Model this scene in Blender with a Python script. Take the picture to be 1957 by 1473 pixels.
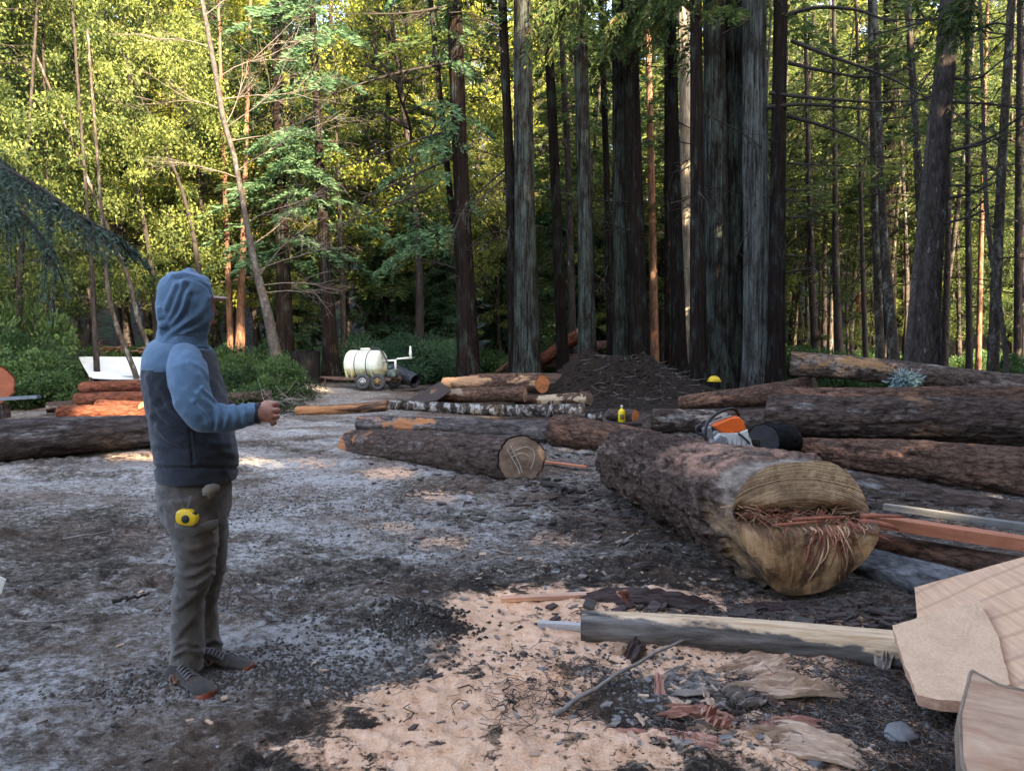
import bpy, math, random
import numpy as np
from mathutils import Vector, Matrix, Quaternion
for o in list(bpy.data.objects): bpy.data.objects.remove(o)
scene = bpy.context.scene
col = scene.collection
R = math.radians
# ---------------------------------------------------------------- camera
CAMH, PITCH, F0 = 1.52, R(3.5), 1424.0
cd = bpy.data.cameras.new('camera'); cam = bpy.data.objects.new('camera', cd); col.objects.link(cam)
cam.location = (0, 0, CAMH); cam.rotation_euler = (R(90) - PITCH, 0, 0)
cd.sensor_width = 36; cd.lens = 36 * F0 / 1957; cd.clip_start = .05; cd.clip_end = 900
scene.camera = cam
# ---------------------------------------------------------------- sky and sun
SUN_EL, SUN_AZ = R(26), R(147)        # azimuth clockwise from +Y (the view direction)
SV = np.array([math.cos(SUN_EL)*math.sin(SUN_AZ), math.cos(SUN_EL)*math.cos(SUN_AZ), math.sin(SUN_EL)])
w = bpy.data.worlds.new('World'); scene.world = w; w.use_nodes = True
nt = w.node_tree; nt.nodes.clear()
sky = nt.nodes.new('ShaderNodeTexSky'); sky.sky_type = 'NISHITA'; sky.sun_disc = False
sky.sun_elevation = SUN_EL; sky.sun_rotation = SUN_AZ; sky.air_density = .8; sky.dust_density = 3.0; sky.ozone_density = .6
bg = nt.nodes.new('ShaderNodeBackground'); bg.inputs[1].default_value = 0.15
wo = nt.nodes.new('ShaderNodeOutputWorld')
hs = nt.nodes.new('ShaderNodeHueSaturation'); hs.inputs['Saturation'].default_value = .8; nt.links.new(sky.outputs[0], hs.inputs['Color']); nt.links.new(hs.outputs[0], bg.inputs[0]); nt.links.new(bg.outputs[0], wo.inputs[0])
sl = bpy.data.lights.new('sun', 'SUN'); sl.energy = 5.0; sl.angle = R(.5); sl.color = (1, .80, .54)
so = bpy.data.objects.new('sun', sl); col.objects.link(so)
so.rotation_euler = Vector(-SV).to_track_quat('-Z', 'Y').to_euler()
so.location = tuple(SV*60)
scene.view_settings.view_transform = 'Standard'; scene.view_settings.look = 'None'
scene.view_settings.exposure = 3.2; scene.view_settings.gamma = 1
scene.render.engine = 'CYCLES'
scene.cycles.max_bounces = 6; scene.cycles.diffuse_bounces = 3; scene.cycles.transmission_bounces = 3
scene.cycles.transparent_max_bounces = 4; scene.cycles.caustics_reflective = False; scene.cycles.caustics_refractive = False
# ---------------------------------------------------------------- helpers
def ray(px, py):
    cx = (px - 978.5)/F0; cy = (736.5 - py)/F0
    return np.array([cx, math.cos(PITCH) + cy*math.sin(PITCH), -math.sin(PITCH) + cy*math.cos(PITCH)])
def at(px, py, Y):
    d = ray(px, py); return np.array([0, 0, CAMH]) + d*(Y/d[1])
def G(px, py, z=0.):
    d = ray(px, py); return np.array([0, 0, CAMH]) + d*((z - CAMH)/d[2])
def _h(ix, iy, iz, s):
    n = (ix*73856093) ^ (iy*19349663) ^ (iz*83492791) ^ (s*2654435761)
    n = n & 0xffffffff
    n = ((n ^ (n >> 15))*2246822519) & 0xffffffff
    n = ((n ^ (n >> 13))*3266489917) & 0xffffffff
    return ((n ^ (n >> 16)) & 0xffffff)/float(0xffffff)
def vn(x, y, z=0., s=0):
    x, y, z = np.broadcast_arrays(np.asarray(x, float), np.asarray(y, float), np.asarray(z, float))
    ix, iy, iz = [np.floor(a).astype(np.int64) for a in (x, y, z)]
    fx, fy, fz = x-ix, y-iy, z-iz
    fx, fy, fz = [a*a*(3-2*a) for a in (fx, fy, fz)]
    r = 0
    for dx in (0, 1):
        for dy in (0, 1):
            for dz in (0, 1):
                r = r + _h(ix+dx, iy+dy, iz+dz, s)*(fx if dx else 1-fx)*(fy if dy else 1-fy)*(fz if dz else 1-fz)
    return r
def fbm(x, y, z=0., s=0, o=4, g=.5):
    r, a, t = 0, 1., 0.
    for k in range(o):
        r = r + a*vn(np.asarray(x)*2**k, np.asarray(y)*2**k, np.asarray(z)*2**k, s+k*7); t += a; a *= g
    return r/t
def sstep(a, b, x):
    t = np.clip((x-a)/(b-a), 0, 1); return t*t*(3-2*t)
rng = np.random.default_rng(7)
rnd = random.Random(11)
def tag(o, label=None, cat=None, group=None, kind=None):
    if label: o['label'] = label
    if cat: o['category'] = cat
    if group: o['group'] = group
    if kind: o['kind'] = kind
    return o
def empty(name, loc=(0, 0, 0), label=None, cat=None, group=None, mat=None):
    o = bpy.data.objects.new(name, None); col.objects.link(o); o.empty_display_size = .2
    if mat is not None: o.matrix_world = mat
    else: o.location = tuple(loc)
    return tag(o, label, cat, group)
def mesh_np(name, V, quads=None, tris=None, mats=(), smooth=True, mi=None):
    me = bpy.data.meshes.new(name)
    V = np.asarray(V, np.float32)
    nq = 0 if quads is None else len(quads); ntr = 0 if tris is None else len(tris)
    li, ls = [], []
    if nq: li.append(np.asarray(quads, np.int32).ravel()); ls.append(np.arange(nq, dtype=np.int32)*4)
    if ntr: li.append(np.asarray(tris, np.int32).ravel()); ls.append(nq*4 + np.arange(ntr, dtype=np.int32)*3)
    li = np.concatenate(li); ls = np.concatenate(ls)
    me.vertices.add(len(V)); me.vertices.foreach_set('co', V.ravel())
    me.loops.add(len(li)); me.loops.foreach_set('vertex_index', li)
    me.polygons.add(nq+ntr); me.polygons.foreach_set('loop_start', ls)
    if mi is not None: me.polygons.foreach_set('material_index', np.asarray(mi, np.int32))
    me.polygons.foreach_set('use_smooth', np.full(nq+ntr, bool(smooth)))
    for m in mats: me.materials.append(m)
    me.update(calc_edges=True); me.validate()
    return me
def link(name, me, parent=None, loc=None):
    o = bpy.data.objects.new(name, me); col.objects.link(o)
    if parent is not None: o.parent = parent
    if loc is not None: o.location = tuple(loc)
    return o
class MB:
    """collects pieces into one mesh"""
    def __init__(s): s.V = []; s.Q = []; s.T = []; s.qm = []; s.tm = []; s.n = 0
    def add(s, V, Q=None, T=None, m=0):
        V = np.asarray(V, float)
        if Q is not None and len(Q): s.Q.append(np.asarray(Q)+s.n); s.qm.append(np.full(len(Q), m))
        if T is not None and len(T): s.T.append(np.asarray(T)+s.n); s.tm.append(np.full(len(T), m))
        s.V.append(V); s.n += len(V); return s
    def loft(s, path, rad, n=8, cap=True, m=0, ref=None, mult=None):
        V, Q, T = loft(path, rad, n, cap, ref, mult); return s.add(V, Q, T, m)
    def box(s, c, d, rot=None, m=0, bev=0.):
        c = np.asarray(c, float); hx, hy, hz = np.asarray(d)/2.
        if bev <= 0:
            V = np.array([[x, y, z] for x in (-hx, hx) for y in (-hy, hy) for z in (-hz, hz)])
            Q = [(0, 1, 3, 2), (4, 6, 7, 5), (0, 4, 5, 1), (2, 3, 7, 6), (0, 2, 6, 4), (1, 5, 7, 3)]; T = None
        else:
            b = min(bev, hx*.98, hy*.98, hz*.98)
            V = []; T = []; Q = []
            idx = {}
            for x in (-1, 1):
                for y in (-1, 1):
                    for z in (-1, 1):
                        for k, p in enumerate(((x*hx, y*(hy-b), z*(hz-b)), (x*(hx-b), y*hy, z*(hz-b)), (x*(hx-b), y*(hy-b), z*hz))):
                            idx[(x, y, z, k)] = len(V); V.append(p)
            V = np.array(V)
            for x in (-1, 1):
                Q.append([idx[(x, a, b_, 0)] for a, b_ in ((-1, -1), (1, -1), (1, 1), (-1, 1))])
                Q.append([idx[(a, x, b_, 1)] for a, b_ in ((-1, -1), (1, -1), (1, 1), (-1, 1))])
                Q.append([idx[(a, b_, x, 2)] for a, b_ in ((-1, -1), (1, -1), (1, 1), (-1, 1))])
                for y in (-1, 1):
                    Q.append([idx[(x, y, -1, 0)], idx[(x, y, 1, 0)], idx[(x, y, 1, 1)], idx[(x, y, -1, 1)]])
                    Q.append([idx[(x, -1, y, 0)], idx[(x, 1, y, 0)], idx[(x, 1, y, 2)], idx[(x, -1, y, 2)]])
                    Q.append([idx[(-1, x, y, 1)], idx[(1, x, y, 1)], idx[(1, x, y, 2)], idx[(-1, x, y, 2)]])
                    for z in (-1, 1): T.append([idx[(x, y, z, k)] for k in range(3)])
            # consistent outward winding
            def fix(f):
                p = V[list(f)]; nrm = np.cross(p[1]-p[0], p[2]-p[0])
                return f if np.dot(nrm, p.mean(0)) > 0 else f[::-1]
            Q = [fix(q) for q in Q]; T = [fix(t) for t in T]
        if rot is not None: V = V @ np.array(rot).T
        return s.add(V+c, Q, T, m)
    def arrays(s):
        return np.concatenate(s.V), (np.concatenate(s.Q) if s.Q else None), (np.concatenate(s.T) if s.T else None)
    def build(s, name, mats, parent=None, smooth=True, loc=None):
        V, Q, T = s.arrays(); mi = np.concatenate(s.qm+s.tm)
        if not isinstance(mats, (list, tuple)): mats = [mats]
        return link(name, mesh_np(name, V, Q, T, mats, smooth, mi), parent, loc)
def rotz(a): c, s = math.cos(a), math.sin(a); return np.array([[c, -s, 0], [s, c, 0], [0, 0, 1.]])
def rotx(a): c, s = math.cos(a), math.sin(a); return np.array([[1., 0, 0], [0, c, -s], [0, s, c]])
def roty(a): c, s = math.cos(a), math.sin(a); return np.array([[c, 0, s], [0, 1., 0], [-s, 0, c]])
def frames(P, ref=None):
    P = np.asarray(P, float); Tn = np.gradient(P, axis=0)
    Tn /= np.linalg.norm(Tn, axis=1, keepdims=True)+1e-12
    t = Tn[0]; a = np.array(ref, float) if ref is not None else (np.array([1., 0, 0]) if abs(t[0]) < .9 else np.array([0, 1., 0]))
    A = np.zeros_like(P); B = np.zeros_like(P)
    for i in range(len(P)):
        a = a - Tn[i]*np.dot(a, Tn[i]); a /= np.linalg.norm(a)+1e-12
        A[i] = a; B[i] = np.cross(Tn[i], a)
    return A, B, Tn
def loft(path, rad, n=8, cap=True, ref=None, mult=None):
    """tube along path; rad scalar, (k,) or (k,2) for ellipses; mult (k,n) scales each vertex"""
    P = np.asarray(path, float); k = len(P)
    A, B, Tn = frames(P, ref)
    rad = np.asarray(rad, float)
    if rad.ndim == 0: rad = np.full(k, float(rad))
    if rad.ndim == 1: rad = np.stack([rad, rad], 1)
    th = np.arange(n)*2*math.pi/n
    c, s = np.cos(th), np.sin(th)
    M = np.ones((k, n)) if mult is None else mult
    V = P[:, None, :] + (A[:, None, :]*(rad[:, 0:1]*c*M)[:, :, None] + B[:, None, :]*(rad[:, 1:2]*s*M)[:, :, None])
    V = V.reshape(-1, 3)
    i = np.arange(k-1)[:, None]; j = np.arange(n)[None, :]; j2 = (j+1) % n
    Q = np.stack([i*n+j+0*j2, i*n+j2, (i+1)*n+j2, (i+1)*n+j+0*j2], -1).reshape(-1, 4)
    T = None
    if cap:
        V = np.concatenate([V, P[:1], P[-1:]]); a, b = k*n, k*n+1
        jj = np.arange(n); j2 = (jj+1) % n
        T = np.concatenate([np.stack([j2, jj, np.full(n, a)], 1), np.stack([(k-1)*n+jj, (k-1)*n+j2, np.full(n, b)], 1)])
    return V, Q, T
def interp_path(pts, n):
    """smooth resampling of control rows (any number of columns)"""
    P = np.asarray(pts, float); k = len(P); t = np.linspace(0, k-1, n)
    i = np.clip(np.floor(t).astype(int), 0, k-2); f = (t-i)[:, None]
    p0 = P[np.clip(i-1, 0, k-1)]; p1 = P[i]; p2 = P[i+1]; p3 = P[np.clip(i+2, 0, k-1)]
    return .5*((2*p1) + (-p0+p2)*f + (2*p0-5*p1+4*p2-p3)*f**2 + (-p0+3*p1-3*p2+p3)*f**3)
# ---------------------------------------------------------------- node helpers
class NT:
    def __init__(s, name, rough=.85, spec=.3):
        s.m = bpy.data.materials.new(name); s.m.use_nodes = True; s.t = s.m.node_tree
        s.b = s.t.nodes['Principled BSDF']; s.out = s.t.nodes['Material Output']
        s.b.inputs['Roughness'].default_value = rough; s.b.inputs['Specular IOR Level'].default_value = spec
    def n(s, t, **k):
        x = s.t.nodes.new(t)
        for a, b in k.items(): setattr(x, a, b)
        return x
    def l(s, a, b): s.t.links.new(a, b)
    def coord(s, kind='Object', scale=(1, 1, 1), loc=(0, 0, 0), rot=(0, 0, 0)):
        c = s.n('ShaderNodeTexCoord'); m = s.n('ShaderNodeMapping')
        m.inputs['Scale'].default_value = scale; m.inputs['Location'].default_value = loc; m.inputs['Rotation'].default_value = rot
        s.l(c.outputs[kind], m.inputs[0]); return m.outputs[0]
    def noise(s, vec, scale=1, detail=5, rough=.6, dist=0.):
        x = s.n('ShaderNodeTexNoise'); s.l(vec, x.inputs['Vector'])
        for k, v in (('Scale', scale), ('Detail', detail), ('Roughness', rough), ('Distortion', dist)): x.inputs[k].default_value = v
        return x.outputs['Fac']
    def vor(s, vec, scale=1, feature='F1', rnd_=1.):
        x = s.n('ShaderNodeTexVoronoi', feature=feature); s.l(vec, x.inputs['Vector']); x.inputs['Scale'].default_value = scale
        x.inputs['Randomness'].default_value = rnd_; return x
    def math(s, op, a, b=None, clamp=False):
        x = s.n('ShaderNodeMath', operation=op); x.use_clamp = clamp
        for i, v in enumerate((a, b)):
            if v is None: continue
            if isinstance(v, (int, float)): x.inputs[i].default_value = v
            else: s.l(v, x.inputs[i])
        return x.outputs[0]
    def ramp(s, fac, stops):
        x = s.n('ShaderNodeValToRGB'); s.l(fac, x.inputs[0]); e = x.color_ramp.elements
        while len(e) < len(stops): e.new(.5)
        for i, (p, c) in enumerate(stops):
            e[i].position = p; e[i].color = (c, c, c, 1) if isinstance(c, (int, float)) else (*c, 1)
        return x.outputs[0]
    def mix(s, f, a, b, blend='MIX'):
        x = s.n('ShaderNodeMix', data_type='RGBA', blend_type=blend); x.clamp_factor = True
        for i, v in ((0, f), (6, a), (7, b)):
            if isinstance(v, (int, float)): x.inputs[i].default_value = v
            elif isinstance(v, tuple): x.inputs[i].default_value = (*v, 1)
            else: s.l(v, x.inputs[i])
        return x.outputs[2]
    def attr(s, name):
        x = s.n('ShaderNodeAttribute'); x.attribute_name = name; return x.outputs['Fac']
    def bump(s, h, strength=.5, dist=.02, prev=None):
        x = s.n('ShaderNodeBump'); x.inputs['Strength'].default_value = strength; x.inputs['Distance'].default_value = dist
        s.l(h, x.inputs['Height'])
        if prev is not None: s.l(prev, x.inputs['Normal'])
        s.l(x.outputs[0], s.b.inputs['Normal']); return x.outputs[0]
    def base(s, c):
        if isinstance(c, tuple): s.b.inputs['Base Color'].default_value = (*c, 1)
        else: s.l(c, s.b.inputs['Base Color'])
        return s
def plain(name, c, rough=.6, var=.15, scale=8, spec=.4, metal=0., bump=0.):
    t = NT(name, rough, spec); v = t.coord()
    n = t.noise(v, scale, 6, .65)
    a = tuple(max(0, x*(1-var)) for x in c); b = tuple(min(1, x*(1+var)) for x in c)
    t.base(t.ramp(n, [(.3, a), (.7, b)])); t.b.inputs['Metallic'].default_value = metal
    if bump: t.bump(t.noise(v, scale*6, 4), bump, .004)
    return t.m
def bark_mat(name, groove, ridge, lichen=None, s=9., sz=1.6, lich_amt=.45, bump=1., dist=.03, fine=60., wet=.0):
    t = NT(name, .95, .06)
    v = t.coord(scale=(s, s, sz)); n1 = t.noise(v, 1, 7, .62, .4)
    nd = t.n('ShaderNodeTexNoise'); t.l(v, nd.inputs['Vector']); nd.inputs['Scale'].default_value = 1.6; nd.inputs['Detail'].default_value = 4
    va = t.n('ShaderNodeVectorMath', operation='MULTIPLY_ADD'); t.l(nd.outputs['Color'], va.inputs[0]); va.inputs[1].default_value = (1.3, 1.3, 1.3); t.l(v, va.inputs[2])
    vo = t.vor(va.outputs[0], 1.15, 'DISTANCE_TO_EDGE'); crack = t.ramp(vo.outputs['Distance'], [(0., 0.), (.30, 1.)])
    v2 = t.coord(scale=(fine*.4, fine*.4, fine*.12)); n2 = t.noise(v2, 1, 5, .7)
    h = t.math('ADD', t.math('MULTIPLY', n1, .9), t.math('MULTIPLY', crack, .22))
    h = t.math('ADD', h, t.math('MULTIPLY', n2, .35))
    c = t.ramp(h, [(.42, groove), (.64, tuple((a*.55+b*.45) for a, b in zip(groove, ridge))), (.88, ridge)])
    if lichen:
        v3 = t.coord(scale=(3, 3, 1.1)); n3 = t.noise(v3, 1.3, 6, .72)
        f = t.math('MULTIPLY', t.ramp(n3, [(.62-lich_amt*.3, 0.), (.72-lich_amt*.2, 1.)]), t.ramp(h, [(.55, 0.), (.85, 1.)]))
        c = t.mix(f, c, lichen)
    t.base(c); t.bump(h, bump, dist); return t.m
def leaf_mat(name, dark, light, trans=.35, rough=.55, scale=.35, warm=None, gloss=.25):
    t = NT(name, rough, gloss)
    n = t.noise(t.coord(), scale, 4, .6)
    oi = t.n('ShaderNodeObjectInfo'); g = t.n('ShaderNodeNewGeometry')
    rf = t.attr('tint')
    f = t.math('ADD', t.math('MULTIPLY', n, .7), t.math('MULTIPLY', t.math('SUBTRACT', rf, .5), .55))
    f = t.math('ADD', f, t.math('MULTIPLY', t.math('SUBTRACT', oi.outputs['Random'], .5), .5))
    c = t.ramp(f, [(.16, dark), (.36, tuple(a*.6+b*.4 for a, b in zip(dark, light))), (.60, light)])
    if warm:
        c = t.mix(t.ramp(rf, [(.93, 0.), (.97, 1.)]), c, warm)
    t.base(c)
    tr = t.n('ShaderNodeBsdfTranslucent'); t.l(c, tr.inputs[0])
    mx = t.n('ShaderNodeMixShader'); mx.inputs[0].default_value = trans
    t.l(t.b.outputs[0], mx.inputs[1]); t.l(tr.outputs[0], mx.inputs[2]); t.l(mx.outputs[0], t.out.inputs[0])
    return t.m
def leaves(name, C, D, size, aspect, mats, seed=0, flat=0.):
    """one rhombic leaf per row of C pointing along D; size (N,)"""
    r = np.random.default_rng(seed); N = len(C)
    D = D/(np.linalg.norm(D, axis=1, keepdims=True)+1e-9)
    up = r.normal(size=(N, 3)); up[:, 2] += flat*3
    S = np.cross(D, up); S /= np.linalg.norm(S, axis=1, keepdims=True)+1e-9
    nn = np.cross(S, D)
    size = np.asarray(size)[:, None]; a = np.asarray(aspect)
    v0 = C; v1 = C + D*size*.45 + S*size*a*.5; v2 = C + D*size - nn*size*.12; v3 = C + D*size*.45 - S*size*a*.5
    V = np.stack([v0, v1, v2, v3], 1).reshape(-1, 3)
    Q = np.arange(N*4).reshape(-1, 4)
    me = mesh_np(name, V, Q, None, mats, False)
    at_ = me.attributes.new('tint', 'FLOAT', 'FACE'); at_.data.foreach_set('value', r.random(N).astype(np.float32))
    return me
# ================================================================ GROUND
def H(x, y):
    x = np.asarray(x, float); y = np.asarray(y, float)
    z = .30*np.exp(-((x-4.5)/6)**2 - ((y-21.5)/3.6)**2)
    z = z + .85*np.exp(-np.abs((x-3.1-.4*np.sin(y*2))/1.65)**3.2 - ((y-17.9)/1.25)**2) + .3*np.exp(-((x-1.6)/1.2)**2 - ((y-18.2)/1.2)**2)
    z = z + .5*np.exp(-((x+10)/5)**2 - ((y-22)/4)**2)*.8
    z = z + .34*np.clip(y-44, 0, 60) + .5*sstep(24, 40, y)*np.abs(vn(x*.09, y*.09, 0, 5))
    z = z + .22*np.clip(np.abs(x)-34, 0, 60)
    return z
def pix(x, y):
    yy = np.maximum(y, .3); d = np.stack([x, yy, np.full_like(x, -CAMH)], -1)
    f = d[..., 1]*math.cos(PITCH) - d[..., 2]*math.sin(PITCH); u = d[..., 1]*math.sin(PITCH) + d[..., 2]*math.cos(PITCH)
    return 978.5 + F0*d[..., 0]/f, 736.5 - F0*u/f
def ell(px, py, lst):
    m = np.zeros_like(px)
    for cx, cy, rx, ry, s in lst:
        m = m + s*np.exp(-(((px-cx)/rx)**2 + ((py-cy)/ry)**2)**1.5)
    return m
ang_f = np.linspace(-46, 46, 820); ang_c = np.linspace(46, 314, 110)[1:-1]
ang = np.concatenate([ang_f, ang_c])*math.pi/180
rr = np.concatenate([[.0], np.geomspace(.35, 1.9, 14)[:-1], np.geomspace(1.9, 34, 520), np.geomspace(34, 420, 70)[1:]])
AA, RR = np.meshgrid(ang, rr); X = RR*np.sin(AA); Y = RR*np.cos(AA)
PX, PY = pix(X, Y); PX[Y < .4] = -9999
saw = ell(PX, PY, [(940, 1430, 310, 140, 1.7), (1090, 1185, 310, 62, 1.6), (1100, 1270, 230, 50, .9), (800, 1330, 90, 45, .35), (1470, 1290, 180, 50, .9),
    (1560, 1420, 240, 80, .9), (1560, 1195, 190, 30, .5), (1400, 1140, 160, 26, .35), (740, 905, 70, 16, .8), (600, 885, 55, 14, .8), (840, 950, 85, 18, .55), (850, 1035, 85, 22, .6),  # small mid-yard ellipses: orange sunlight painted where the sun flecks fall
    (1055, 1030, 80, 24, .5), (700, 1000, 120, 16, .35), (480, 882, 60, 12, .5), (250, 872, 90, 12, .6), (560, 1440, 90, 30, .38), (750, 1010, 60, 12, .3), (1280, 1440, 60, 40, .5),
    (800, 1195, 85, 36, -.9), (1240, 1350, 170, 60, -.9), (1660, 1330, 170, 45, .45), (1760, 1400, 90, 60, .5), (1500, 1240, 200, 30, .4), (1390, 1395, 90, 60, .2), (60, 1380, 120, 30, .1), (20, 900, 90, 10, .4), (1120, 905, 60, 12, .35)])
pale = ell(PX, PY, [(520, 1050, 330, 190, .55), (80, 900, 300, 60, .6), (700, 880, 400, 70, .4), (600, 1230, 260, 80, .45), (100, 1300, 240, 90, .4), (640, 800, 260, 40, .5), (900, 1000, 260, 60, .35), (420, 1400, 200, 70, .35),
    (150, 1040, 200, 50, -.4), (1250, 1000, 200, 90, -.3), (1100, 780, 400, 40, -.6), (1600, 900, 400, 200, -.5), (650, 755, 160, 18, .25), (250, 1150, 160, 40, .2)])
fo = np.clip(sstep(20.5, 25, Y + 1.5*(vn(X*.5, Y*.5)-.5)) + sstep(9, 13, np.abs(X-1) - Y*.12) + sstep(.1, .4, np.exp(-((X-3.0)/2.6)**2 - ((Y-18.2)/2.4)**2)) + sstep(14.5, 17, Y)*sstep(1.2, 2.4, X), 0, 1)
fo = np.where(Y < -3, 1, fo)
mound = np.exp(-((X-3.0)/1.9)**2 - ((Y-17.9)/1.4)**2)
near = sstep(30, 12, RR)
clod = sstep(.5, .72, fbm(X*1.1, Y*1.5, 0, 21, 3))
rut = fbm(X*1.4 + Y*.5, Y*3.2 - X*.8, 0, 3, 4)
micro = near*(.06*(fbm(X*1.7, Y*2.2, 0, 1, 4)-.5) + .07*(rut-.5) + clod*.085*(fbm(X*9, Y*9, 0, 9, 3)-.35)*(1-.6*np.clip(saw, 0, 1)) + .022*(fbm(X*26, Y*26, 0, 31, 2)-.5))
micro = micro + .055*np.exp(-(((PX-808)/62)**2 + ((PY-1195)/30)**2))*(.6+1.2*vn(X*16, Y*16, 0, 8)) + mound*(1.5*(fbm(X*1.2, Y*1.2, 0, 17, 5, .62)-.5) + .35*(fbm(X*6, Y*6, 0, 18, 3)-.5))
micro = micro + near*.05*sstep(.3, .8, saw)*(fbm(X*3, Y*3, 0, 41, 3)-.3)
Z = H(X, Y) + micro
V = np.stack([X, Y, Z], -1).reshape(-1, 3)
nr, na = X.shape
i = np.arange(nr-1)[:, None]; j = np.arange(na)[None, :]; j2 = (j+1) % na
Q = np.stack([i*na+j, i*na+j2, (i+1)*na+j2, (i+1)*na+j], -1).reshape(-1, 4)[:, ::-1]
t = NT('mud_ground', .82, .15)
v = t.coord(scale=(1, 1.6, 1)); nA = t.noise(v, 3.2, 8, .72, .5); nB = t.noise(t.coord(scale=(1, 1.3, 1)), 14, 7, .7, .2); nC = t.noise(t.coord(), 90, 4, .7)
hgt = t.attr('hgt')
nD = t.noise(t.coord(scale=(1, 1.4, 1)), 42, 5, .7)
f = t.math('ADD', t.math('MULTIPLY', nA, .22), t.math('MULTIPLY', nB, .40)); f = t.math('ADD', f, t.math('MULTIPLY', nD, .28)); f = t.math('ADD', f, t.math('MULTIPLY', nC, .10))
f = t.math('ADD', f, t.math('MULTIPLY', t.attr('pale'), .085)); f = t.math('SUBTRACT', f, t.math('MULTIPLY', t.attr('clod'), .075)); f = t.math('ADD', f, t.math('MULTIPLY', hgt, .9))
mud = t.ramp(f, [(.415, (.018, .013, .010)), (.465, (.068, .052, .040)), (.515, (.165, .142, .122)), (.585, (.42, .40, .385))])
mud = t.mix(t.ramp(t.noise(t.coord(), .9, 4), [(.46, 0.), (.62, .55)]), mud, (.11, .066, .042))
# wood chips: small bright flecks
vc = t.vor(t.coord(scale=(1, 1.5, 1)), 55); fl = t.math('MULTIPLY', t.ramp(vc.outputs['Distance'], [(.1, 1.), (.24, 0.)]), t.ramp(t.noise(t.coord(), 3.1, 4), [(.5, 0.), (.62, .8)]))
mud = t.mix(fl, mud, (.42, .34, .25))
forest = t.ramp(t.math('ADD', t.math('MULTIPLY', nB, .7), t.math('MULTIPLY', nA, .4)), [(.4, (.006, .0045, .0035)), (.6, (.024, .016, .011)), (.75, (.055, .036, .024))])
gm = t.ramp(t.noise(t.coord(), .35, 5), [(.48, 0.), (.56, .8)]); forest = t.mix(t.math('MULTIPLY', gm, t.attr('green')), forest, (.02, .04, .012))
dust = t.ramp(t.math('ADD', t.math('MULTIPLY', nB, .6), t.math('MULTIPLY', nC, .5)), [(.35, (.38, .19, .10)), (.5, (.64, .37, .22)), (.68, (.78, .52, .36))])  # sawdust colour, also used to paint the sun flecks of the mid yard
sf = t.math('ADD', t.attr('saw'), t.math('MULTIPLY', t.math('SUBTRACT', t.math('ADD', t.math('MULTIPLY', nB, .8), t.math('MULTIPLY', nA, .6)), .7), 1.8))
sf = t.math('SUBTRACT', sf, t.math('MULTIPLY', t.ramp(nD, [(.54, 0.), (.66, 1.)]), .35)); sf = t.math('SUBTRACT', sf, t.math('MULTIPLY', t.ramp(t.noise(t.coord(loc=(3, 1, 0)), 4.5, 6, .7), [(.52, 0.), (.62, 1.)]), .75)); sf = t.ramp(sf, [(.34, 0.), (.66, 1.)])
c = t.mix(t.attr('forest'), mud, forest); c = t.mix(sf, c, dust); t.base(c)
rg = t.ramp(nA, [(.42, .5), (.6, .9)]); t.l(rg, t.b.inputs['Roughness'])
hh = t.math('ADD', nB, t.math('MULTIPLY', nC, .6)); hh = t.math('SUBTRACT', hh, t.math('MULTIPLY', t.math('MULTIPLY', sf, hh), .55)); t.bump(hh, .9, .035)
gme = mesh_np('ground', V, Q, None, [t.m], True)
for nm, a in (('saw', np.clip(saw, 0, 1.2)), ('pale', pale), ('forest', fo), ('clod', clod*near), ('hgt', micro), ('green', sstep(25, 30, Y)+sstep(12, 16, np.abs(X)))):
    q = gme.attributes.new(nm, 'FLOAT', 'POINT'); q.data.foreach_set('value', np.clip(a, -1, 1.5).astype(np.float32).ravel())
tag(link('ground', gme), kind='structure')
def ground_z(x, y): return float(H(x, y))
# ================================================================ SUN FLECK GAPS
FLECK = []   # (gx, gy, rx, ry): places on the plane z=0 that the gaps in the crowns behind the camera leave in the sun
def fleck(p, rx, ry=None):
    p = np.asarray(p, float); g = p - SV*(p[2]/SV[2]); FLECK.append((g[0], g[1], rx*1.3, (ry or rx)*1.3))
for px, py, rx, ry in [(598, 886, .30, .26), (570, 876, .2, .2), (838, 950, .32, .22), (820, 940, .2, .2), (850, 1030, .26, .16), (1055, 1035, .28, .14), (262, 872, .34, .26), (20, 900, .4, .22), (475, 884, .3, .25), (740, 905, .3, .18)]:
    fleck(G(px, py), rx, ry)
# ================================================================ FOREST
M_red = bark_mat('redwood_bark', (.003, .0025, .002), (.027, .020, .017), (.070, .090, .078), s=17, sz=.6, lich_amt=.7, bump=1., dist=.06, fine=50)
M_redd = bark_mat('redwood_bark_dark', (.0025, .002, .002), (.021, .0145, .012), (.048, .06, .052), s=18, sz=.6, lich_amt=.35, bump=1., dist=.06, fine=50)
M_fir = bark_mat('fir_bark', (.008, .006, .006), (.055, .045, .04), (.30, .32, .30), s=11, sz=3, lich_amt=.05, bump=.8, dist=.02, fine=90)
M_rust = bark_mat('rusty_bark', (.03, .016, .01), (.21, .115, .075), (.25, .2, .16), s=10, sz=2, lich_amt=.2, bump=.8, dist=.03)
M_pale = bark_mat('pale_bark', (.022, .018, .016), (.085, .074, .065), (.19, .19, .175), s=12, sz=6, lich_amt=.15, bump=.4, dist=.01)
M_thin = bark_mat('thin_bark', (.012, .009, .008), (.075, .06, .048), (.24, .25, .22), s=12, sz=6, lich_amt=.35, bump=.5, dist=.01)
M_twig = plain('dry_twig', (.13, .105, .085), .9, .3, 4)
M_limb = plain('dark_limb', (.022, .016, .013), .9, .4, 4)
L_yel = leaf_mat('sunny_broadleaf', (.05, .08, .015), (.30, .31, .045), .5, warm=(.33, .25, .05))
L_mid = leaf_mat('mid_broadleaf', (.04, .065, .02), (.19, .22, .055), .5)
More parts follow.
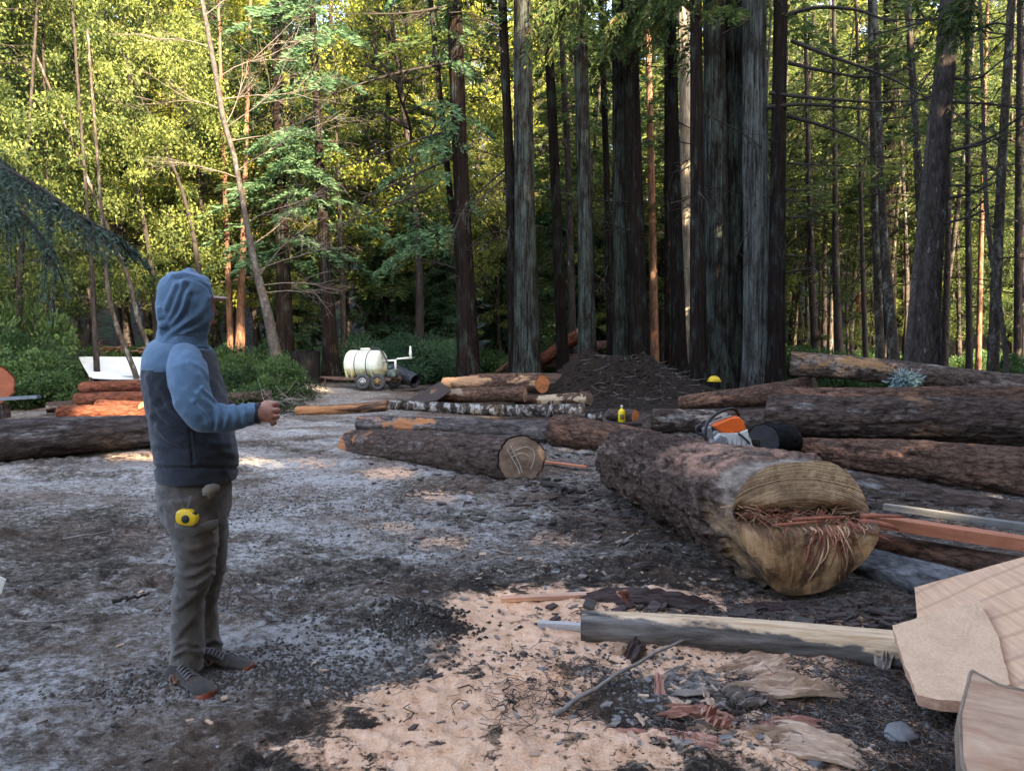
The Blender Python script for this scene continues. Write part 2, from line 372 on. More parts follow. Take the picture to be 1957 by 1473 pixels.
L_con = leaf_mat('conifer_needles', (.02, .045, .016), (.125, .17, .045), .5, warm=(.2, .12, .05))
L_teal = leaf_mat('shaded_needles', (.03, .075, .04), (.115, .20, .095), .45)
L_bough = leaf_mat('blue_needles', (.035, .065, .045), (.13, .19, .14), .4)
L_shrub = leaf_mat('shrub_leaves', (.025, .055, .018), (.10, .165, .05), .35)
def crown_broad(name, mats, seed, hgt=17., z0=3., rad=3.4, nclump=85, per=330, lsz=.13):
    r = np.random.default_rng(seed); C = []; D = []
    for k in range(nclump):
        zf = r.random()**.8; z = z0 + zf*(hgt-z0); env = rad*(math.sin(min(1, zf*1.15+.12)*math.pi)**.55+.12)
        a = r.random()*6.283; q = env*math.sqrt(r.random()); c = np.array([q*math.cos(a), q*math.sin(a), z])
        s = np.array([1, 1, .5])*(.35+.75*r.random()); m = int(per*(.5+r.random()))
        p = r.normal(size=(m, 3)); p /= np.linalg.norm(p, axis=1, keepdims=True); p *= (r.random((m, 1))**.45)*s
        C.append(c+p); d = p*.6 + r.normal(size=(m, 3))*.5; d[:, 2] -= .25; D.append(d)
    C = np.concatenate(C); D = np.concatenate(D)
    return leaves(name, C, D, lsz*(.6+.8*r.random(len(C))), .5, mats, seed)
def crown_conifer(name, mats, seed, z0=2., z1=18., rad=3., nb=110, per=210, droop=.28, lsz=.30, limbs=None, hole=.0):
    r = np.random.default_rng(seed); C = []; D = []
    for k in range(nb):
        zf = (k+r.random())/nb; z = z0 + zf*(z1-z0); L = rad*(1-zf)**.6*(.55+.6*r.random())+.25
        if r.random() < hole: continue
        a = r.random()*6.283; u = np.array([math.cos(a), math.sin(a), 0]); s = np.array([-u[1], u[0], 0])
        m = int(per*(.3+L/rad)); f = r.random(m)**.6; lat = (r.random(m)-.5)*1.1*L*(.25+.75*(1-f))*.75
        up = .18+.25*r.random()
        zz = f*L*up*(1-zf) - droop*L*f**2*1.6 - np.abs(lat)*.22
        p = np.array([0, 0, z]) + u*(f*L)[:, None] + s*lat[:, None]; p[:, 2] += zz + r.normal(size=m)*.04
        d = u*(.5+r.random((m, 1))*.4) + s*(np.sign(lat)*.8)[:, None] + r.normal(size=(m, 3))*.25; d[:, 2] -= .25
        C.append(p); D.append(d)
        if limbs is not None: limbs.append((z, a, L, up*(1-zf), droop))
    C = np.concatenate(C); D = np.concatenate(D)
    return leaves(name, C, D, lsz*(.5+.8*r.random(len(C))), .30, mats, seed, flat=.08)
def limb_tubes(mb, limbs, seed=0, frac=1., m=0, k=5, r0=.03):
    for (z, a, L, up, droop) in limbs:
        f = np.linspace(0, 1, k); u = np.array([math.cos(a), math.sin(a), 0])
        p = np.array([0, 0, z]) + u*(f*L*frac)[:, None]; p[:, 2] += f*L*up - droop*L*f**2*1.6
        mb.loft(p, np.linspace(r0*(.4+L*.25), .006, k), 3, False, m)
def trunk_simple(name, mat, h, r, seed, limbs=None, bend=.4):
    rr_ = np.random.default_rng(seed); mb = MB(); z = np.linspace(-.6, h, 14)
    p = np.stack([bend*np.sin(z*.25+seed), bend*np.cos(z*.21+seed*2)-bend*math.cos(seed*2), z], 1); p[:, :2] -= p[2, :2]
    rad = r*(1-.85*(z.clip(0)/h)); rad[0:2] *= 1.35
    mb.loft(p, rad, 8)
    if limbs: limb_tubes(mb, limbs)
    else:
        for q in range(16):
            i_ = rr_.integers(4, 13); a = rr_.random()*6.28; branchy(mb, p[i_], np.array([math.cos(a), math.sin(a), .55+.6*rr_.random()]), (1.6+2.2*rr_.random())*h/16, rad[i_]*.5+.015, 2, rr_, .5, gravity=.01, n=4)
    V, Q, T = mb.arrays(); return mesh_np(name, V, Q, T, [mat])
def branchy(mb, p, d, L, r, depth, rg, spread=.55, m=0, gravity=0., n=5):
    """a recursive bare branch"""
    d = d/np.linalg.norm(d); pts = [p]; dd = d.copy(); k = 5
    for q in range(k):
        dd = dd + rg.normal(size=3)*.12; dd[2] -= gravity; dd /= np.linalg.norm(dd); pts.append(pts[-1]+dd*L/k)
    pts = np.array(pts); mb.loft(pts, np.linspace(r, r*.45, k+1), 4 if r < .02 else 6, False, m)
    if depth <= 0: return
    for q in range(n):
        t_ = .2+.8*rg.random(); i_ = min(k-1, int(t_*k)); b = pts[i_] + (pts[i_+1]-pts[i_])*(t_*k-i_)
        nd = (pts[i_+1]-pts[i_])/np.linalg.norm(pts[i_+1]-pts[i_]) + rg.normal(size=3)*spread
        branchy(mb, b, nd, L*(.35+.3*rg.random()), r*.5, depth-1, rg, spread, m, gravity, n)
KINDS = {}
for k in range(3):
    KINDS['sunny', k] = (trunk_simple('trunk_mesh', M_fir, 16, .16, k), crown_broad('crown_mesh', [L_yel], 40+k, nclump=120, per=260, lsz=.115))
for k in range(2):
    KINDS['mid', k] = (trunk_simple('trunk_mesh', M_fir, 15, .13, 5+k), crown_broad('crown_mesh', [L_mid], 50+k, hgt=15, z0=2, rad=2.8, nclump=75, per=300, lsz=.12))
for k in range(3):
    lb = []; cr = crown_conifer('crown_mesh', [L_con], 60+k, 3.5, 22, 3.2, 130, 190, limbs=lb, hole=.15)
    KINDS['fir', k] = (trunk_simple('trunk_mesh', M_fir, 23, .22, 9+k, lb, .15), cr)
for k in range(2):
    lb = []; cr = crown_conifer('crown_mesh', [L_teal], 70+k, .6, 12, 2.6, 120, 210, limbs=lb)
    KINDS['young', k] = (trunk_simple('trunk_mesh', M_fir, 12.5, .13, 14+k, lb, .1), cr)
for k in range(2):   # sparse: thin trunk, scant foliage high up
    lb = []; cr = crown_conifer('crown_mesh', [L_mid], 80+k, 5.5, 17, 2.0, 50, 90, limbs=lb, hole=.35, lsz=.24)
    KINDS['pole', k] = (trunk_simple('trunk_mesh', M_thin, 18, .10, 17+k, lb, .25), cr)
INFO = {'sunny': ('broadleaf_tree', 'yellow-green sunlit broadleaf tree on the wooded slope behind the yard', 'broadleaf trees on the far slope'),
        'mid': ('broadleaf_tree', 'olive green small-leaved tree among the forest behind the yard', 'smaller broadleaf trees in the forest'),
        'fir': ('conifer_tree', 'tall conifer with drooping green sprays in the forest behind', 'tall conifers in the forest'),
        'young': ('young_conifer', 'young conifer with dense blue-green sprays down to the ground behind the yard', 'young conifers behind the grove'),
        'pole': ('pole_tree', 'thin straight tree with sparse foliage in the forest behind the log deck', 'thin pole trees in the right-hand forest')}
def plant(kind, k, x, y, s=1., rz=0., tilt=0., sz=None):
    nm, lab, grp = INFO[kind]; tm, cm = KINDS[kind, k]
    e = empty(nm, (x, y, ground_z(x, y)), lab, 'tree', grp); e.rotation_euler = (tilt, tilt*.5, rz); e.scale = (s, s, sz or s)
    link('trunk', tm, e); link('crown', cm, e); return e
rnd = random.Random(5)
placed = []
def ok(x, y, d):
    for a, b in placed:
        if (a-x)**2+(b-y)**2 < d*d: return False
    placed.append((x, y)); return True
cnt = 0
def band(n, y0, y1, d, kinds, f0=-.76, f1=.76, s0=.85, s1=1.2):
    global cnt
    c0 = cnt
    for it in range(3000):
        y = rnd.uniform(y0, y1); x = rnd.uniform(f0, f1)*y
        if not ok(x, y, d): continue
        kind = rnd.choices(list(kinds), list(kinds.values()))[0]; k = rnd.randrange(len([q for q in KINDS if q[0] == kind]))
        plant(kind, k, x, y, rnd.uniform(s0, s1), rnd.random()*6.28, rnd.uniform(-.05, .05)); cnt += 1
        if cnt-c0 >= n: break
band(26, 46, 56, 3.3, {'sunny': 6, 'fir': 2}, s0=1.0, s1=1.35)
band(34, 54, 66, 3.6, {'sunny': 5, 'fir': 2}, s0=1.1, s1=1.5)
band(26, 66, 82, 5, {'sunny': 3, 'fir': 2}, s0=1.3, s1=1.7)
band(22, 27, 40, 3.4, {'sunny': 5, 'mid': 1.2, 'fir': .8}, -.76, -.12)
band(15, 24, 44, 2.8, {'pole': 5, 'sunny': .5}, .24, .78)
band(20, 27, 42, 2.2, {'mid': 3, 'sunny': 1}, .22, .78, .4, .75)
band(10, 29, 44, 2.6, {'fir': 1}, .20, .78, .7, .95)
band(16, 36, 60, 3.6, {'sunny': 3, 'fir': 1, 'pole': 1}, .80, 1.25)
band(10, 34, 58, 3.6, {'sunny': 3, 'fir': 1}, -1.15, -.8)
band(12, 31, 46, 2.2, {'mid': 1, 'fir': .8}, -.1, .24, .6, .9)
band(9, 29, 42, 2.4, {'mid': 2, 'young': 1}, -.14, .22, .35, .55)
band(7, 25, 40, 2.2, {'mid': 1}, -.72, -.2, .35, .6)
print('forest trees', cnt)
# nearer greenery, set one by one: (kind, variant, px, Y, scale)
for kind, k, px, Y_, s in [('mid', 0, 40, 22, .8), ('mid', 1, 170, 25, .95), ('sunny', 1, 330, 29, .9), ('mid', 0, 420, 27, .8), ('young', 0, 720, 30, .5), ('young', 1, 800, 32, .6), ('young', 0, 850, 29, .45),
        ('young', 1, 570, 28, .6), ('mid', 1, -60, 19, .8), ('young', 0, 960, 34, .5), ('fir', 0, 560, 33, .85), ('sunny', 1, 370, 48, 1.5), ('sunny', 0, 450, 50, 1.6), ('sunny', 2, 280, 47, 1.4), ('fir', 1, 400, 44, 1.1), ('sunny', 2, 700, 46, 1.3), ('sunny', 0, 800, 46, 1.3), ('sunny', 1, 900, 45, 1.3), ('sunny', 2, 1000, 46, 1.3),
        ('young', 1, 1060, 33, .7), ('young', 0, 1150, 34, .6), ('young', 1, 1300, 34, .6), ('mid', 1, 1850, 30, .8), ('sunny', 0, 1570, 46, 1.2), ('sunny', 2, 1680, 46, 1.25), ('sunny', 1, 1800, 45, 1.2), ('sunny', 0, 1920, 46, 1.25)]:
    p = at(px, 700, Y_); plant(kind, k, p[0], Y_, s, rnd.random()*6.28)
# ---------------------------------------------------------------- trunks one can tell apart
def furrow_trunk(name, label, pts, Y_, mat, top=22., nseg=84, nz=190, flute=.12, twist=.0, seed=1, flare=1.38, group=None, crown=None, part_to=None, cz=10., cs=1.):
    """pts: (px, py, width px) from the base up"""
    rows = []
    for px, py, wd in pts:
        p = at(px, py, Y_); rows.append([p[0], p[1], p[2], wd/2*Y_/F0])
    rows = np.array(rows); gz = ground_z(rows[0, 0], Y_)
    b = rows[0].copy(); b[2] = gz-.35; b[3] *= 1.0
    d = (rows[-1]-rows[-2])/(rows[-1, 2]-rows[-2, 2]); ex = rows[-1] + d*(top-rows[-1, 2]); ex[3] = max(.03, rows[-1, 3]*.45)
    rows = np.concatenate([[b], rows[:] if rows[0, 2] > gz+.2 else rows[1:], [ex]])
    z = np.linspace(rows[0, 2], top, nz); P = np.stack([np.interp(z, rows[:, 2], rows[:, c]) for c in range(4)], 1)
    for _ in range(6): P[1:-1] = (P[:-2]+2*P[1:-1]+P[2:])/4
    th = np.arange(nseg)*2*math.pi/nseg; zz = P[:, 2:3]; cx, cy = np.cos(th)[None], np.sin(th)[None]
    r0 = rows[1, 3]
    big = vn(cx*1.6+seed*9, cy*1.6, zz*.12, seed); lobes = fbm(cx*r0*13+seed, cy*r0*13, zz*.45+.35*vn(cx*3, cy*3, zz, 3), seed, 4, .6)
    rdg = 1-np.abs(2*vn(cx*(4+r0*16)+.5*vn(cx*2, cy*2, zz*.8, 4)+seed, cy*(4+r0*16), zz*.22+.4*vn(cx*5, cy*5, zz*1.2, 5), seed+2)-1)
    fr = 1 + flute*1.6*(big-.5) + flute*1.6*(lobes-.5) + flute*.75*(rdg-.6)
    fl = 1 + (flare-1)*np.exp(-np.clip(zz-gz, 0, 9)/.5)*(.5+1.0*vn(cx*2.5+seed, cy*2.5, zz*.3, seed+5))
    M = fr*fl
    e = empty(name, (P[0, 0], Y_, gz), label, 'tree', group)
    pth = P[:, :3] - np.array([P[0, 0], Y_, gz]); mb = MB(); mb.loft(pth, P[:, 3], nseg, True, mult=M)
    o = mb.build('trunk', mat, e)
    if crown:
        ip = [np.interp(cz, P[:, 2], P[:, c]) for c in range(2)]
        c = link('crown', crown, e); c.location = (ip[0]-P[0, 0], ip[1]-Y_, 0); c.scale = (cs, cs, 1); c.rotation_euler = (0, 0, seed*1.3)
    return e, pth
CR_RED = [crown_conifer('crown_mesh', [L_con], 90+k, 9.4, 20, 2.2, 60, 200, droop=.4, lsz=.2, hole=.35) for k in range(2)]
CR_LOW = crown_conifer('crown_mesh', [L_teal], 95, 3.6, 18, 2.3, 80, 170, droop=.35, lsz=.2, hole=.35)
CR_THIN = crown_conifer('crown_mesh', [L_con], 97, 6., 17, 2.0, 60, 150, droop=.3, lsz=.2, hole=.25)
REDS = []
def T(*a, **k):
    e, p = furrow_trunk(*a, **k)
    if a[0] in ('redwood_tree', 'dark_tree', 'thin_trunk_tree', 'leaning_fir'): REDS.append((p, e))
    return e, p
tA, _ = T('redwood_tree', 'dark slightly bowed redwood just right of the green thicket and the water tank', [(896, 712, 42), (885, 420, 30), (868, 0, 26)], 21, M_redd, seed=1, crown=CR_RED[0])
T('redwood_tree', 'thin dark stem leaning left off the bowed redwood beside the thicket', [(892, 700, 16), (874, 470, 13), (860, 370, 12), (843, 200, 10), (823, 0, 9)], 21.5, M_redd, seed=2, nseg=20, flare=1.1, crown=CR_LOW, cs=.8)
T('redwood_tree', 'thick furrowed redwood above the orange-ended log, left edge of the grove', [(1008, 712, 46), (1003, 400, 36), (998, 0, 30)], 20, M_red, seed=3, crown=CR_RED[1])
T('redwood_tree', 'narrow dark trunk hugging the left side of the thick furrowed redwood', [(985, 705, 24), (975, 350, 18), (960, 0, 15)], 20.6, M_redd, seed=4, nseg=28)
T('redwood_tree', 'slim dark trunk just right of the thick furrowed redwood', [(1076, 700, 22), (1064, 400, 19), (1045, 0, 16)], 22, M_redd, seed=5, nseg=28, crown=CR_RED[0], cs=.7)
T('redwood_tree', 'thin greyish trunk farther back between the slim dark trunk and the broad streaked one', [(1096, 690, 14), (1085, 300, 12), (1070, 0, 10)], 26, M_fir, seed=6, nseg=18, flute=.06, crown=CR_THIN)
T('redwood_tree', 'broad streaked redwood trunk left of the dirt mound', [(1123, 706, 34), (1117, 350, 27), (1106, 0, 25)], 20.5, M_red, seed=7, crown=CR_RED[1], cs=.8)
T('redwood_tree', 'thin dark trunk left of the pair of trunks behind the dirt mound', [(1167, 680, 14), (1160, 350, 12), (1148, 0, 11)], 24, M_redd, seed=8, nseg=18)
T('redwood_tree', 'left trunk of the close pair behind the top of the dirt mound', [(1187, 690, 30), (1183, 350, 24), (1180, 0, 21)], 22, M_red, seed=9, nseg=40, crown=CR_RED[0], cs=.7)
T('redwood_tree', 'right, darker trunk of the close pair behind the top of the dirt mound', [(1222, 690, 40), (1212, 350, 30), (1203, 0, 26)], 21.3, M_redd, seed=10, nseg=40, crown=CR_RED[1], cs=.8)
T('rust_barked_tree', 'reddish sunlit straight trunk seen through the gap right of the paired redwoods', [(1251, 680, 17), (1246, 400, 14), (1240, 120, 11), (1238, 0, 10)], 29, M_rust, seed=11, nseg=20, flute=.04, flare=1.1, crown=CR_THIN)
T('redwood_tree', 'thin black trunk directly right of the reddish sunlit one', [(1277, 690, 14), (1276, 300, 12), (1275, 0, 10)], 24.5, M_redd, seed=12, nseg=18)
T('redwood_tree', 'medium dark trunk bowed slightly left, two trunks right of the reddish one', [(1299, 700, 28), (1290, 350, 20), (1281, 0, 17)], 22, M_redd, seed=13, nseg=34, crown=CR_RED[0], cs=.7)
T('redwood_tree', 'pale trunk with sunlit patches peeking out behind the dark trunks left of the fused cluster', [(1316, 695, 22), (1311, 300, 21), (1306, 0, 20)], 26, bark_mat('pale_red_bark', (.05, .035, .025), (.30, .26, .20), None, s=9, sz=.9), seed=14, nseg=34)
T('redwood_tree', 'straight brown-black trunk standing in front, left of the fused redwood cluster', [(1336, 738, 34), (1333, 400, 26), (1330, 0, 21)], 18.8, M_redd, seed=15, nseg=44, crown=CR_RED[1], cs=.7)
T('redwood_tree', 'left stem of the fused cluster of huge redwoods', [(1372, 738, 46), (1368, 400, 42), (1364, 0, 38)], 20, M_red, seed=16, nseg=140, flute=.15, crown=CR_RED[0])
T('redwood_tree', 'middle, darkest stem of the fused cluster of huge redwoods', [(1409, 738, 52), (1407, 400, 46), (1405, 0, 42)], 20.5, M_red, seed=17, nseg=140, flute=.16)
T('redwood_tree', 'right, pale grey stem of the fused cluster of huge redwoods', [(1448, 738, 50), (1444, 400, 46), (1441, 0, 43)], 19.7, bark_mat('redwood_bark_pale', (.004, .0035, .003), (.055, .047, .043), (.125, .145, .138), s=17, sz=.6, lich_amt=.8, dist=.06), seed=18, nseg=140, flute=.15, crown=CR_RED[1], cs=.9)
tR, pR = T('dark_fir_tree', 'dark trunk right of the fused cluster with long bare limbs reaching right', [(1483, 720, 33), (1486, 400, 28), (1492, 0, 24)], 19, M_redd, seed=19, nseg=40, flute=.08)
T('dark_tree', 'dark trunk with leafy sprays left of the water tank', [(634, 706, 30), (620, 480, 22), (608, 250, 15), (596, 0, 11)], 24, M_redd, seed=20, nseg=30, crown=CR_LOW, cz=8)
T('dark_tree', 'thin dark stem rising straight behind the water tank', [(659, 690, 12), (653, 500, 9), (648, 370, 7), (640, 200, 4)], 25, M_fir, seed=21, nseg=14, flute=.03, top=14)
T('dark_tree', 'thick dark trunk behind the pale leaning tree, right of the hooded man', [(547, 690, 32), (541, 500, 26), (533, 250, 18)], 24.5, M_redd, seed=22, nseg=30, crown=CR_LOW, cs=1.1)
T('rust_barked_tree', 'reddish trunk behind the man\'s cap, right of its pair', [(459, 665, 17), (462, 550, 14), (466, 420, 10)], 25, M_rust, seed=23, nseg=18, top=14, crown=CR_THIN)
T('rust_barked_tree', 'brown trunk behind the man\'s cap, left of its pair', [(441, 665, 13), (437, 560, 12), (432, 420, 9)], 25.3, M_rust, seed=24, nseg=18, top=14)
tS, pS = T('leaning_snag', 'pale dead tree leaning left across the forest, with a fan of bare twigs', [(530, 690, 22), (512, 600, 18), (488, 510, 14), (470, 420, 10), (448, 300, 9), (427, 230, 10), (410, 130, 9), (386, 0, 8)], 20, M_pale, seed=25, nseg=24, flute=.05, flare=1.2, top=13.5)
for q, (pts, lab) in enumerate([([(300, 670, 13), (296, 560, 12), (284, 470, 9), (266, 380, 7), (262, 330, 5)], 'curving dark trunk rising behind the man\'s hood, leftmost of the two beside it'),
        ([(392, 640, 10), (381, 520, 10), (368, 440, 8), (345, 350, 6), (300, 250, 4)], 'curved black stem arching up from behind the top of the man\'s hood'),
        ([(186, 728, 11), (182, 640, 10), (176, 520, 8), (170, 440, 6)], 'straight thin trunk in front of the white tarp shelter'),
        ([(104, 660, 12), (98, 560, 10), (93, 450, 8), (91, 380, 5)], 'thin dark trunk among the bushes near the left edge'),
        ([(265, 725, 10), (232, 650, 9), (207, 570, 8), (200, 480, 6)], 'pale bark stem leaning left over the white tarp shelter'),
        ([(300, 700, 8), (262, 610, 9), (250, 540, 8), (225, 480, 6)], 'slender brown stem leaning left beside the man\'s shoulder'),
        ([(30, 680, 14), (38, 540, 12), (44, 420, 9), (50, 330, 6)], 'dark mossy trunk behind the dark bough at the left edge')]):
    T('understory_tree', lab, pts, [23, 22.5, 19, 20, 18.5, 19.5, 19][q], [M_limb, M_limb, M_fir, M_fir, M_thin, M_thin, M_fir][q], seed=30+q, nseg=12, nz=60, flute=.02, flare=1.2, top=[12, 11, 10, 11, 9, 9, 11][q],
      crown=KINDS['mid', q % 2][1] if q in (0, 1, 3, 6) else None, cz=8, cs=.8)
# right-hand forest
tL, pL = T('leaning_fir', 'big grey trunk leaning right behind the uppermost log', [(1768, 690, 54), (1772, 600, 44), (1784, 450, 36), (1800, 200, 35), (1818, 0, 36)], 15.2, M_fir, seed=41, nseg=40, flute=.05, top=20)
T('pale_leaning_tree', 'pale slim trunk leaning right against the big grey leaning trunk', [(1741, 692, 26), (1750, 560, 20), (1765, 400, 18), (1785, 200, 15), (1800, 90, 12)], 16, M_pale, seed=42, nseg=24, flute=.03, flare=1.2, top=14)
for q, (pts, Y_, m, lab) in enumerate([
        ([(1683, 690, 16), (1672, 400, 13), (1664, 0, 11)], 22, M_thin, 'white-blotched trunk, left one of the close pair behind the uppermost log'),
        ([(1709, 690, 22), (1690, 480, 16), (1681, 250, 12), (1671, 0, 9)], 21, M_thin, 'white-blotched trunk, right one of the close pair behind the uppermost log'),
        ([(1699, 660, 24), (1700, 400, 24), (1701, 0, 22)], 29, M_redd, 'broad dark trunk farther back behind the white-blotched pair'),
        ([(1775, 640, 20), (1760, 430, 15), (1748, 200, 12), (1734, 0, 12)], 20, M_thin, 'blotched trunk bending left above, crossing behind the big leaning trunk'),
        ([(1898, 690, 20), (1908, 450, 17), (1918, 250, 15), (1933, 0, 13)], 19, M_thin, 'bowed trunk near the right edge'),
        ([(1926, 690, 9), (1900, 520, 9), (1885, 420, 8), (1880, 250, 6)], 18.5, M_pale, 'thin pale stem leaning left near the right edge'),
        ([(1560, 680, 15), (1552, 560, 13), (1548, 400, 10)], 27, M_fir, 'dark thin trunk in the gap right of the long-limbed fir'),
        ([(1604, 690, 16), (1597, 500, 13), (1596, 350, 9)], 26, M_fir, 'dark thin trunk in the middle of the gap right of the long-limbed fir'),
        ([(1575, 650, 10), (1576, 500, 8), (1580, 300, 6)], 32, M_fir, 'very thin far trunk between two dark thin trunks'),
        ([(1640, 640, 10), (1642, 450, 8), (1640, 200, 6)], 33, M_rust, 'very thin brown far trunk left of the white-blotched pair'),
        ([(1806, 680, 13), (1812, 450, 10), (1816, 250, 8)], 23, M_fir, 'thin dark trunk just right of the big leaning trunk'),
        ([(1853, 690, 12), (1850, 400, 10), (1849, 150, 8)], 22, M_fir, 'thin straight dark trunk midway between the leaning trunk and the right edge'),
        ([(1870, 680, 10), (1874, 500, 9), (1878, 350, 7)], 25, M_rust, 'thin brown trunk right of the straight dark one'),
        ([(1945, 680, 14), (1947, 300, 12), (1950, 0, 10)], 22, M_fir, 'straight dark trunk at the right edge of the forest'),
        ([(1655, 690, 10), (1650, 560, 9), (1646, 400, 7)], 25, M_limb, 'thin black trunk left of the white-blotched pair')]):
    T('thin_trunk_tree', lab, pts, Y_, m, seed=50+q, nseg=14, nz=60, flute=.03, flare=1.3, top=16+q % 4, crown=KINDS['pole', q % 2][1] if q in (0, 3, 6, 8, 12) else None, cz=8, cs=.9, group='slim trunks behind the log deck')
# thin far poles, right and centre
for it in range(24):
    y = rnd.uniform(27, 46); px = rnd.choice([rnd.uniform(1500, 1980), rnd.uniform(1500, 1980), rnd.uniform(1040, 1320)])
    p = at(px, 680, y); plant('pole', rnd.randrange(2), p[0], y, rnd.uniform(.75, 1.1), rnd.random()*6.28, rnd.uniform(-.05, .05))
# ---------------------------------------------------------------- bare limbs
def limb(parent, pts, Y0, Y1, r0, name='limb', mat=M_limb, seed=0, subs=8, sub_len=.5):
    rg = np.random.default_rng(seed); k = len(pts)
    P = np.array([at(px, py, Y0+(Y1-Y0)*i_/(k-1)) for i_, (px, py) in enumerate(pts)]); P = interp_path(P, 14) - np.array(parent.location)
    mb = MB(); mb.loft(P, np.linspace(r0, r0*.2, 14), 6, False)
    for q in range(subs):
        i_ = rg.integers(2, 13); d = (P[i_]-P[i_-1]); d = d/np.linalg.norm(d)*.8+rg.normal(size=3)*.55; branchy(mb, P[i_], d, sub_len*(.5+rg.random()), r0*.25, 1, rg, .6, n=3)
    mb.build(name, mat, parent)
for q, pts in enumerate([[(1490, 33), (1560, 15), (1640, 20), (1700, 38), (1830, 34)], [(1512, 78), (1580, 105), (1690, 145), (1780, 192)], [(1506, 120), (1570, 135), (1660, 148), (1735, 130)],
        [(1470, 178), (1560, 188), (1690, 196), (1800, 186)], [(1466, 205), (1540, 200), (1640, 208), (1700, 215)], [(1505, 222), (1570, 240), (1640, 268), (1675, 300)], [(1505, 312), (1570, 316), (1660, 318)],
        [(1500, 362), (1560, 366)], [(1500, 415), (1560, 415)], [(1500, 522), (1575, 508)], [(1500, 488), (1570, 492)]]):
    limb(tR, pts, 19, 17.5+.4*(q % 3), .055 if len(pts) > 3 else .035, seed=q, subs=7)
for q, pts in enumerate([[(1826, 150), (1870, 150), (1925, 110), (1990, 95)], [(1822, 285), (1880, 275), (1957, 240)], [(1815, 290), (1890, 265), (1960, 215), (2000, 190)], [(1815, 378), (1860, 368), (1910, 345)],
        [(1805, 428), (1850, 415), (1900, 395)], [(1830, 75), (1900, 45), (1957, 60)], [(1822, 195), (1900, 200), (1990, 215)]]):
    limb(tL, pts, 15.1, 14.3, .035, seed=40+q, subs=8, sub_len=.7)
for q, (pth_, tr_) in enumerate(REDS):
    rg = np.random.default_rng(900+q)
    for k_ in range(8):
        mb = MB(); i_ = rg.integers(int(len(pth_)*.16), int(len(pth_)*.62)); a = rg.random()*6.28; branchy(mb, pth_[i_], np.array([math.cos(a), math.sin(a), -.1+.35*rg.normal()]), .5+1.6*rg.random(), .022, 1, rg, .5, gravity=.05, n=4); mb.build('dead_limb', M_limb, tr_)
rg = np.random.default_rng(3)
for q, (px, py, dx, dz, L) in enumerate([(415, 150, .9, .45, 2.6), (420, 190, 1., .3, 2.3), (400, 90, -.9, .3, 1.6), (432, 245, .9, .6, 2.6), (425, 210, -.95, .35, 2.2), (440, 270, .9, .35, 2.5), (450, 330, .8, .6, 2.2), (455, 340, -.8, .4, 1.6), (470, 430, .9, .5, 2.2),
        (490, 520, .9, .35, 2.0), (495, 530, .8, .65, 1.9), (500, 545, .9, .1, 1.6), (480, 470, .8, .8, 1.8), (392, 30, .9, .5, 2.), (430, 240, .5, .9, 1.8), (505, 560, .95, .4, 1.7)]):
    p = at(px, py, 20) - np.array(tS.location); mb = MB(); branchy(mb, p, np.array([dx, -.35*rg.random(), dz]), L, .017, 2, rg, .42, n=5); mb.build('bare_branch', M_twig, tS)
# dark drooping limbs left of the bowed redwood, pointing down-left
for q, pts in enumerate([[(860, 330), (800, 370), (700, 410), (620, 440)], [(862, 250), (790, 270), (690, 310), (610, 325)], [(868, 300), (780, 340), (690, 380)], [(868, 120), (780, 135), (690, 160), (640, 180)], [(862, 10), (780, 25), (660, 28)],
        [(985, 310), (940, 345), (890, 395), (860, 460)], [(985, 325), (930, 370), (885, 420)]]):
    limb(tA, pts, 21, 19.6, .04, seed=70+q, subs=9, sub_len=.8)
# spray-bearing boughs as part of the same trees
def bough(parent, P, L_lat, n, mat, seed, lsz=.12, name='bough', r0=.03, droop=.35):
    rg = np.random.default_rng(seed); P = interp_path(P, 20); mb = MB(); mb.loft(P, np.linspace(r0, .005, 20), 6, False); C = []; D = []
    for q in range(n):
        f = rg.random(); i_ = min(18, int(f*19)); b = P[i_] + (P[i_+1]-P[i_])*(f*19-i_); t_ = P[i_+1]-P[i_]; t_ /= np.linalg.norm(t_)
        side = np.cross(t_, [0, 0, 1]); side /= np.linalg.norm(side)+1e-6; s = rg.choice([-1, 1]); L = L_lat*(.35+.65*(1-f)+.1)*(.5+.8*rg.random())
        d = t_*.8+side*s*.7+np.array([0, 0, -droop*(.4+rg.random())]); d /= np.linalg.norm(d); k = 6; pts = np.array([b + d*L*a + np.array([0, 0, -droop*.9*L*a*a]) for a in np.linspace(0, 1, k)])
        mb.loft(pts, np.linspace(.006, .002, k), 3, False)
        m = int(40*L/.5)+6; fr = rg.random(m); pc = np.array([b]) + d*(L*fr)[:, None]; pc[:, 2] -= droop*.9*L*fr**2
        sd = np.cross(d, [0, 0, 1]); sg = rg.choice([-1, 1], m)[:, None]; dd = d*.7 + sd*sg*.8 + rg.normal(size=(m, 3))*.18; dd[:, 2] -= .2
        C.append(pc + rg.normal(size=(m, 3))*.01); D.append(dd)
    mb.build(name, M_limb, parent); C = np.concatenate(C); D = np.concatenate(D)
    link('needles', leaves('needles', C, D, lsz*(.6+.8*rg.random(len(C))), .26, [mat], seed, .6), parent)
tB = empty('overhanging_fir', (-7.2, 7.4, 0), 'fir standing just outside the left edge whose dark blue-green bough droops into view', 'tree')
mb = MB(); mb.loft([(0, 0, -.3), (0, 0, 3), (.05, 0, 9)], [.22, .19, .08], 16); mb.build('trunk', M_fir, tB)
bl = np.array(tB.location)
bough(tB, np.array([[0, 0, 3.75], at(-60, 300, 7.3)-bl, at(60, 350, 7.2)-bl, at(140, 405, 7.1)-bl, at(222, 450, 7.0)-bl]), .75, 120, L_bough, 5, .055, r0=.035)
